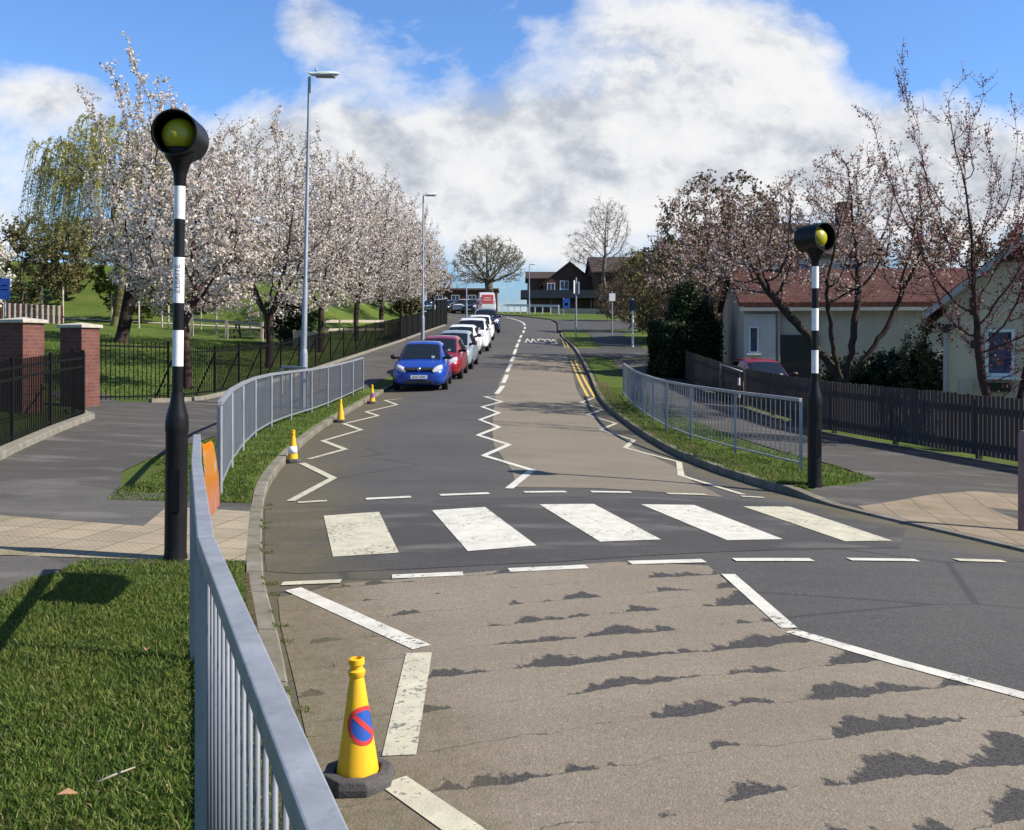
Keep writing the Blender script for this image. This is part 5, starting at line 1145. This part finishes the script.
def car(label,x,y,kind,paint,rz=0.0,group='cars parked in a line up the hill',plate=None,name='parked_car',back=False,wscale=1.0,seen=True):
    K=KIND[kind]; L,W=K['L'],K['W']*wscale; hw=W/2
    pitch=math.atan2(H(x,y+4)-H(x,y),4); z=Hroad(x,y) if XL(y)<x<XR(y) else H(x,y)
    t=thing(name,label,'van' if kind=='van' else 'car',(x,y,z-.01),rz,group); t.rotation_euler=(pitch if not back else -pitch,0,rz)
    sec=[]
    for tt,f,zb,zt in K['body']:
        w=hw*f*1.045; yy=tt*L; h=zt-zb
        half=[(0,zb),(w*.80,zb),(w*.965,zb+.07),(w,zb+h*.42),(w*.985,zb+h*.72),(w*.93,zt-.035),(w*.80,zt),(0,zt+.025)]
        ring=half+[(-a,b) for a,b in half[-2:0:-1]]; sec.append([(a,yy,b) for a,b in ring])
    m=MB(); n=len(sec[0]); vs=[p for s in sec for p in s]; fs=[]
    for i in range(len(sec)-1):
        for j in range(n): fs.append((i*n+j,i*n+(j+1)%n,(i+1)*n+(j+1)%n,(i+1)*n+j))
    fs+=[tuple(range(n)),tuple((len(sec)-1)*n+j for j in range(n))][:2]; m.add(vs,fs); b=m.build('body',paint,t,True,sub=2)
    # cabin shell and its glass
    cs=[]
    for i,(tt,fl,ft,zt) in enumerate(K['cab']):
        zb=np.interp(tt,[q[0] for q in K['body']],[q[3] for q in K['body']])-.06; a=hw*fl; c=hw*ft
        if i in(0,len(K['cab'])-1): cs.append([(a,tt*L,zb),(a*.99,tt*L,zt-.01),(a*.80,tt*L,zt),(0,tt*L,zt+.01),(-a*.80,tt*L,zt),(-a*.99,tt*L,zt-.01),(-a,tt*L,zb)])
        else: cs.append([(a,tt*L,zb),(c*1.03,tt*L,zt-.09),(c*.86,tt*L,zt-.012),(0,tt*L,zt+.012),(-c*.86,tt*L,zt-.012),(-c*1.03,tt*L,zt-.09),(-a,tt*L,zb)])
    m=MB(); n=7; fs=[]
    for i in range(len(cs)-1):
        for j in range(n-1): fs.append((i*n+j,i*n+j+1,(i+1)*n+j+1,(i+1)*n+j))
    fs+=[tuple(range(n)),tuple((len(cs)-1)*n+j for j in range(n))]; m.add([p for s in cs for p in s],fs); m.build('cabin',paint,t,35,bevel=.02)
    def patch(a,b,c,d,name,off,u0=.06,u1=.94,v0=.08,v1=.92,par=t,mat=CGL,nu=6):
        A,B,C,D=map(Vector,(a,b,c,d)); nrm=(B-A).cross(D-A).normalized(); vs=[];fs=[]
        for i in range(nu+1):
            u=u0+(u1-u0)*i/nu
            for v in(v0,v1): vs.append((A*(1-u)+B*u)*(1-v)+(D*(1-u)+C*u)*v+nrm*off)
        fs=[(2*i,2*i+2,2*i+3,2*i+1) for i in range(nu)]; return MB().add(vs,fs).build(name,mat,par)
    c=cs
    def screen(i0,i1,name,v0,v1,e=.10):
        A=[Vector(c[i0][k]) for k in(1,2,3,4,5)]; B=[Vector(c[i1][k]) for k in(1,2,3,4,5)]; nr=(B[2]-A[2]).cross(Vector((1,0,0))).normalized(); nr=nr if nr.z>0 else -nr
        A[0]=A[0].lerp(A[1],.25); A[4]=A[4].lerp(A[3],.25); B[0]=B[0].lerp(B[1],.45); B[4]=B[4].lerp(B[3],.45)
        vs=[a.lerp(b,v)+nr*.014 for v in(v0,(v0+v1)/2,v1) for a,b in zip(A,B)]
        return MB().add(vs,[(r_*5+q,r_*5+q+1,r_*5+q+6,r_*5+q+5) for r_ in(0,1) for q in range(4)]).build(name,CGL,t)
    screen(0,1,'windscreen',.10,.93)
    A_=Vector(c[0][4]).lerp(Vector(c[1][4]),.17); 
    MB().box((A_.x*-.72,A_.y-.018,A_.z+.03),(.10,.012,.09)).build('permit_sticker',AMB,t)
    if kind!='van':
        screen(-1,-2,'rear_window',.15,.9)
        for s,(p,q) in((1,(0,1)),(-1,(6,5))):
            for i in(1,2):
                k=(c[i][p],c[i+1][p],c[i+1][q],c[i][q]) if s>0 else (c[i+1][p],c[i][p],c[i][q],c[i+1][q]); patch(*k,'side_window',.012,.04,.96,.12,.92)
    else:
        for s,(p,q) in((1,(0,1)),(-1,(6,5))):
            k=(c[0][p],c[1][p],c[1][q],c[0][q]); k=k if s>0 else (k[1],k[0],k[3],k[2]); patch(*k,'side_window',.012,.35,.97,.3,.9)
    r=.31 if kind=='hatch' else .35
    for fy in(K['wb'],1-K['wb']*.98):
        for s in(1,-1):
            wx=s*(hw-.075); w=thing('wheel',None,None,(wx,fy*L,r)); w.parent=t
            MB().lathe([(.5*r,-.10),(.94*r,-.10),(r,-.07),(r,.07),(.94*r,.10),(.66*r,.095)],24,'x').build('tyre',TYRE,w,40)
            mm=MB().lathe([(.02,.088),(.62*r,.060),(.68*r,.085),(.70*r,.02)],20,'x',(0,0,0)) if s>0 else MB().lathe([(.02,-.088),(.62*r,-.060),(.68*r,-.085),(.70*r,-.02)],20,'x')
            mm.build('rim',RIM,w,40)
            A=MB(); na=16; pts=[(math.cos(math.pi*j/na),math.sin(math.pi*j/na)) for j in range(na+1)]; xx=s*(hw-.012); vs=[]
            for R_ in(r*.9,r*1.17):
                for q in(0,1): vs+= [(xx+s*(.016 if q else -.05),fy*L+R_*u,r+R_*v-.03) for u,v in pts]
            k=na+1; fs=[]
            for j in range(na): fs+=[(j,j+1,k+j+1,k+j),(2*k+j,3*k+j,3*k+j+1,2*k+j+1),(k+j,k+j+1,3*k+j+1,3*k+j)]
            A.add(vs,fs).build('wheel_arch',TRIM,t)
    zf=lambda tt:np.interp(tt,[q[0] for q in K['body']],[q[3] for q in K['body']]); s0=1.0 if kind=='hatch' else 1.15
    hz=(zf(.07)-.075)
    for s in(1,-1):
        vs=[];fs=[]; NN=10
        for i in range(NN+1):
            for j in range(7):
                u=i/NN*2-1; v=j/6*2-1; e=math.sqrt(max(0,1-u*u*.92)); X=s*(hw*(.66+.17*u)); Z=hz+.075*s0*v*e*(1+.3*u)+.060*u; Yb=.02*L+.10*((u+1)/2)**1.5*1.7+.10*max(0,v)*.9
                vs.append((X,Yb-.035,Z))
        for i in range(NN):
            for j in range(6): q=i*7+j; fs.append((q,q+7,q+8,q+1))
        o=MB().add(vs,fs).build('headlight',LITE if not back or kind!='van' else LITE,t,True); so=o.modifiers.new('thick','SOLIDIFY'); so.thickness=.10; so.offset=0
        mx=hw+.055; my=K['cab'][0][0]*L+.28; mz=zf(.3)+.07
        mo=MB().lathe([(.001,-.10),(.07,-.085),(.105,-.02),(.10,.05),(.05,.09),(.001,.10)],14,'x',(0,0,0)).build('mirror',TRIM if kind=='hatch' else paint,t,True); mo.scale=(1.05,.62,.78); mo.location=(s*mx,my,mz); MB().bar((s*(hw-.16),my+.03,mz-.05),(s*(hw+.03),my,mz-.02),.09).build('mirror_arm',TRIM,t)
    fz=K['body'][1][2]
    MB().add([(-hw*.50,-.012,hz-.005),(hw*.50,-.012,hz-.005),(hw*.56,.10,hz+.07),(-hw*.56,.10,hz+.07),(-hw*.50,.1,hz-.1),(hw*.50,.1,hz-.1)],[(0,1,2,3),(0,4,5,1),(1,5,2),(0,3,4)]).build('grille',TRIM,t)
    MB().box((0,.005,fz+.10),(hw*1.0,.06,.12)).build('lower_intake',TRIM,t,bevel=.02)
    MB().lathe([(.001,-.01),(.055,0),(.06,.03)],14,'y',(0,-.012,hz+.02)).build('badge',CHR,t,True)
    p=MB().box((0,-.03,fz+.255),(.52,.015,.112)).build('number_plate',PLATE,t,bevel=.003)
    if plate:
        me=text_mesh(plate,.095)
        for v in me.vertices: v.co=(v.co.x*.92,-.040,fz+.255+v.co.y)
        me.materials.append(PTXT); link('lettering',me,None,p)
    # rear
    for s in(1,-1): MB().box((s*hw*.84,L*.988,zf(.95)-.10),(.16,.09,.26 if kind!='van' else .4)).build('rear_light',REDL,t,bevel=.02)
    return t
BL=m_carpaint('blue_paint',(.012,.055,.36)); RD=m_carpaint('red_paint',(.26,.012,.022)); SV=m_carpaint('silver_blue_paint',(.36,.42,.47),.45); WH=m_carpaint('white_paint',(.76,.76,.76),0); DB=m_carpaint('navy_paint',(.012,.018,.055)); GY=m_carpaint('dark_grey_paint',(.045,.05,.06),.4); BK=m_carpaint('black_paint',(.012,.012,.014))
car('bright blue hatchback parked first in the line, facing the crossing',-2.93,31.5,'hatch',BL,.015,plate='EX61 OHR')
car('dark red car parked directly behind the blue hatchback',-2.74,35.9,'hatch',RD,-.03,wscale=1.05)
car('pale silver blue hatchback parked behind the red car',-2.50,40.2,'hatch',SV,-.05)
car('white hatchback parked between the silver blue car and the white off-roader',-2.50,46.4,'hatch',WH,-.04)
car('tall white off-roader parked in front of the last white car',-2.14,50.6,'suv',WH,-.02)
car('small white car parked behind the tall white off-roader',-2.02,60.6,'hatch',WH,.0,wscale=1.04)
car('navy car with reddish side glow parked last before the bend',-1.72,69.0,'suv',DB,.06)
V='vehicles standing round the far bend'
v=car('white van seen from behind with a red rear panel at the bend',-3.45,124.5,'van',WH,math.pi+.10,V,name='delivery_van',back=True)
RP=MB().box((0,5.205,1.62),(1.42,.03,1.05)).build('red_panel',plain('red_panel_film',(.58,.075,.07),.4),v,bevel=.05)
for z_,w_ in((1.78,.80),(1.52,1.0)): MB().box((0,5.222,z_),(w_,.012,.07)).build('pale_line',WHITES,RP)
car('dark silver people carrier facing down the hill by the footway',-4.85,112,'suv',GY,-.12,V)
car('white car nosed out behind the dark people carrier',-6.3,116,'suv',WH,-.35,V)
car('red car half hidden left of the white van',-4.9,131,'suv',RD,-.3,V)
car('black car far along the bend beside the boards',-8.2,116,'hatch',BK,-.6,V)
car('dark blue car farthest left round the bend',-11.2,121,'hatch',DB,-.7,V)
car('pale blue car between the farthest dark cars',-9.8,118.5,'hatch',SV,-.65,V)
car('red car with only its roof showing over the timber fence',8.0,30.0,'hatch',RD,.02,None,wscale=.88).scale=(1,1,.87)

# ---------------------------------------------------------------- litter, small marks
r=random.Random(8)
LEAFB=plain('dry_leaf',(.30,.17,.09),.8)
for lab,x,y,rz in(('curled dry brown leaf lying in the foreground grass by a pale twig',-1.52,3.42,.4),('dry brown leaf lying in the foreground grass nearer the path',-1.85,5.05,1.9)):
    m=MB().add([(-.035,0,.0),(0,-.016,.012),(.035,0,.0),(0,.016,.014)],[(0,1,2),(0,2,3)]); o=m.build('fallen_leaf',LEAFB); so=o.modifiers.new('t','SOLIDIFY'); so.thickness=.002; o.location=(x,y,H(x,y)+.05); o.rotation_euler=(.2,.1,rz); tag(o,lab,'leaf')
o=MB().tube([(0,0,0),(.05,.035,.012),(.10,.09,.015)],[.004,.004,.002],6).build('twig',TIM,None,True); o.location=(-1.46,3.52,H(-1.46,3.52)+.05); tag(o,'short pale twig lying in the foreground grass','twig')
# ---------------------------------------------------------------- sky, sun, camera
SUNEL=40.0; sd=Vector((.98,-.2,0)).normalized()*math.cos(rad(SUNEL))+Vector((0,0,math.sin(rad(SUNEL))))
W=bpy.data.worlds.new('World'); SC.world=W; W.use_nodes=True; nt=W.node_tree; nt.nodes.clear()
def nw(t,**k):
    x=nt.nodes.new('ShaderNode'+t)
    for a,b in k.items(): setattr(x,a,b)
    return x
def mth(op,a,b=None,c=None,clamp=False):
    x=nw('Math',operation=op,use_clamp=clamp)
    for i,v in enumerate((a,b,c)):
        if v is None: continue
        if isinstance(v,bpy.types.NodeSocket): nt.links.new(v,x.inputs[i])
        else: x.inputs[i].default_value=v
    return x.outputs[0]
def ramp(f,st):
    x=nw('ValToRGB'); e=x.color_ramp
    while len(e.elements)<len(st): e.elements.new(.5)
    for i,(p,c) in enumerate(st): e.elements[i].position=p; e.elements[i].color=(*((c,c,c) if not hasattr(c,'__len__') else c),1)
    nt.links.new(f,x.inputs[0]); return x.outputs[0]
sky=nw('TexSky'); sky.sky_type='NISHITA'; sky.sun_disc=False; sky.sun_elevation=rad(SUNEL); sky.sun_rotation=math.atan2(sd.x,sd.y); sky.air_density=1.0; sky.dust_density=.25; sky.ozone_density=1.6; sky.altitude=50
tc=nw('TexCoord'); sp=nw('SeparateXYZ'); nt.links.new(tc.outputs['Generated'],sp.inputs[0]); X,Y,Z=sp.outputs
ya=mth('MAXIMUM',mth('ABSOLUTE',Y),.12); U=mth('DIVIDE',X,ya); V_=mth('DIVIDE',Z,ya)
cb=nw('CombineXYZ'); nt.links.new(U,cb.inputs[0]); nt.links.new(mth('MULTIPLY',V_,1.35),cb.inputs[1]); nt.links.new(mth('MULTIPLY',mth('SIGN',Y),3.0),cb.inputs[2])
def wn(scale,det,rough,off=(0,0,0),dist=0.0):
    mp=nw('Mapping'); nt.links.new(cb.outputs[0],mp.inputs[0]); mp.inputs['Location'].default_value=off; x=nw('TexNoise'); nt.links.new(mp.outputs[0],x.inputs[0]); x.inputs['Scale'].default_value=scale; x.inputs['Detail'].default_value=det; x.inputs['Roughness'].default_value=rough; x.inputs['Distortion'].default_value=dist; return x.outputs[0]
def blob(px,py,rx,ry,amp):
    """soft cloud mass: centre and radius as tangents of the sky direction"""
    a=mth('DIVIDE',mth('SUBTRACT',U,(px-512)/1000),rx/1000); b=mth('DIVIDE',mth('SUBTRACT',V_,(345-py)/1000),ry/1000)
    return mth('MULTIPLY',mth('EXPONENT',mth('MULTIPLY',mth('ADD',mth('MULTIPLY',a,a),mth('MULTIPLY',b,b)),-1.0)),amp)
cov=-.20
for bb in [(620,20,175,75,.50),(560,150,290,70,.48),(430,215,240,90,.45),(760,170,220,75,.42),(60,95,85,40,.62),(10,215,60,80,.62),(305,20,50,45,.50),(360,55,45,40,.25),(960,150,170,65,.44),(1010,210,150,60,.32),(730,60,120,70,.30),(270,140,110,45,.46),(760,50,70,50,.22),(880,55,40,40,-.25),(900,10,80,40,-.35),(150,30,130,60,-.30),(510,285,60,22,-.30),(230,60,60,50,-.15),(590,320,900,40,.30)]:
    cov=mth('ADD',cov,blob(*bb))
n1=wn(4.6,9,.60,(.35,.1,0),.25); n2=wn(13,7,.62,(3,1,0))
d=mth('ADD',cov,mth('ADD',mth('MULTIPLY',mth('SUBTRACT',n1,.5),1.75),mth('MULTIPLY',mth('SUBTRACT',n2,.5),.42)))
mask=ramp(d,[(.0,0),(.17,.5),(.42,1)])
# cloud tone: bright edges and tops, greyer thick bellies
sh=mth('ADD',mth('MULTIPLY',mth('SUBTRACT',wn(4.6,7,.60,(.35,.06,0),.25),n1),2.6),mth('ADD',mth('MULTIPLY',d,.42),mth('ADD',mth('MULTIPLY',wn(2.6,4,.5,(5,2,0)),.50),mth('MULTIPLY',mth('SUBTRACT',wn(11,7,.62,(3,.97,0)),n2),1.6))))
ccol=ramp(sh,[(.20,(.95,.95,.96)),(.46,(.88,.89,.91)),(.70,(.70,.73,.785)),(.95,(.52,.56,.63))])
fade=ramp(mth('ADD',mth('MULTIPLY',Y,.5),.5),[(.40,0),(.62,1)])
mx=nw('Mix',data_type='RGBA'); nt.links.new(mth('MULTIPLY',mask,fade),mx.inputs[0])
sc_=nw('Mix',data_type='RGBA',blend_type='MULTIPLY'); sc_.inputs[0].default_value=1; nt.links.new(sky.outputs[0],sc_.inputs[6]); nt.links.new(ramp(V_,[(0.0,(.24,.36,.52)),(.05,(.38,.52,.76)),(.16,(.60,.83,1.14)),(.34,(.62,.85,1.18)),(.8,(.60,.74,.92))]),sc_.inputs[7])
SKYS=.10
cm=nw('Mix',data_type='RGBA',blend_type='MULTIPLY'); cm.inputs[0].default_value=1; nt.links.new(ccol,cm.inputs[6]); CB=.58/SKYS; cm.inputs[7].default_value=(CB,CB,CB,1)
nt.links.new(sc_.outputs[2],mx.inputs[6]); nt.links.new(cm.outputs[2],mx.inputs[7])
bg=nw('Background'); nt.links.new(mx.outputs[2],bg.inputs[0]); bg.inputs[1].default_value=SKYS
wo=nw('OutputWorld'); nt.links.new(bg.outputs[0],wo.inputs[0])
sl=bpy.data.lights.new('sun','SUN'); sl.energy=5.0; sl.angle=rad(.53); sl.color=(1,.93,.82); so=bpy.data.objects.new('sun',sl); COL.objects.link(so); so.rotation_euler=sd.to_track_quat('Z','Y').to_euler(); so.location=(40,-10,40)
cd=bpy.data.cameras.new('camera'); cd.sensor_width=36; cd.lens=36*FPX/1024; cd.shift_y=-(415-HORIZ)/1024; cd.clip_start=.05; cd.clip_end=8000
co=bpy.data.objects.new('camera',cd); COL.objects.link(co); co.location=(0,0,CAMZ); co.rotation_euler=(rad(90),0,0); SC.camera=co
SC.view_settings.view_transform='Standard'; SC.view_settings.look='None'; SC.view_settings.exposure=0.75; SC.view_settings.gamma=1.0
SC.cycles.max_bounces=6; SC.cycles.diffuse_bounces=3; SC.cycles.glossy_bounces=2; SC.cycles.transmission_bounces=2; SC.cycles.transparent_max_bounces=4
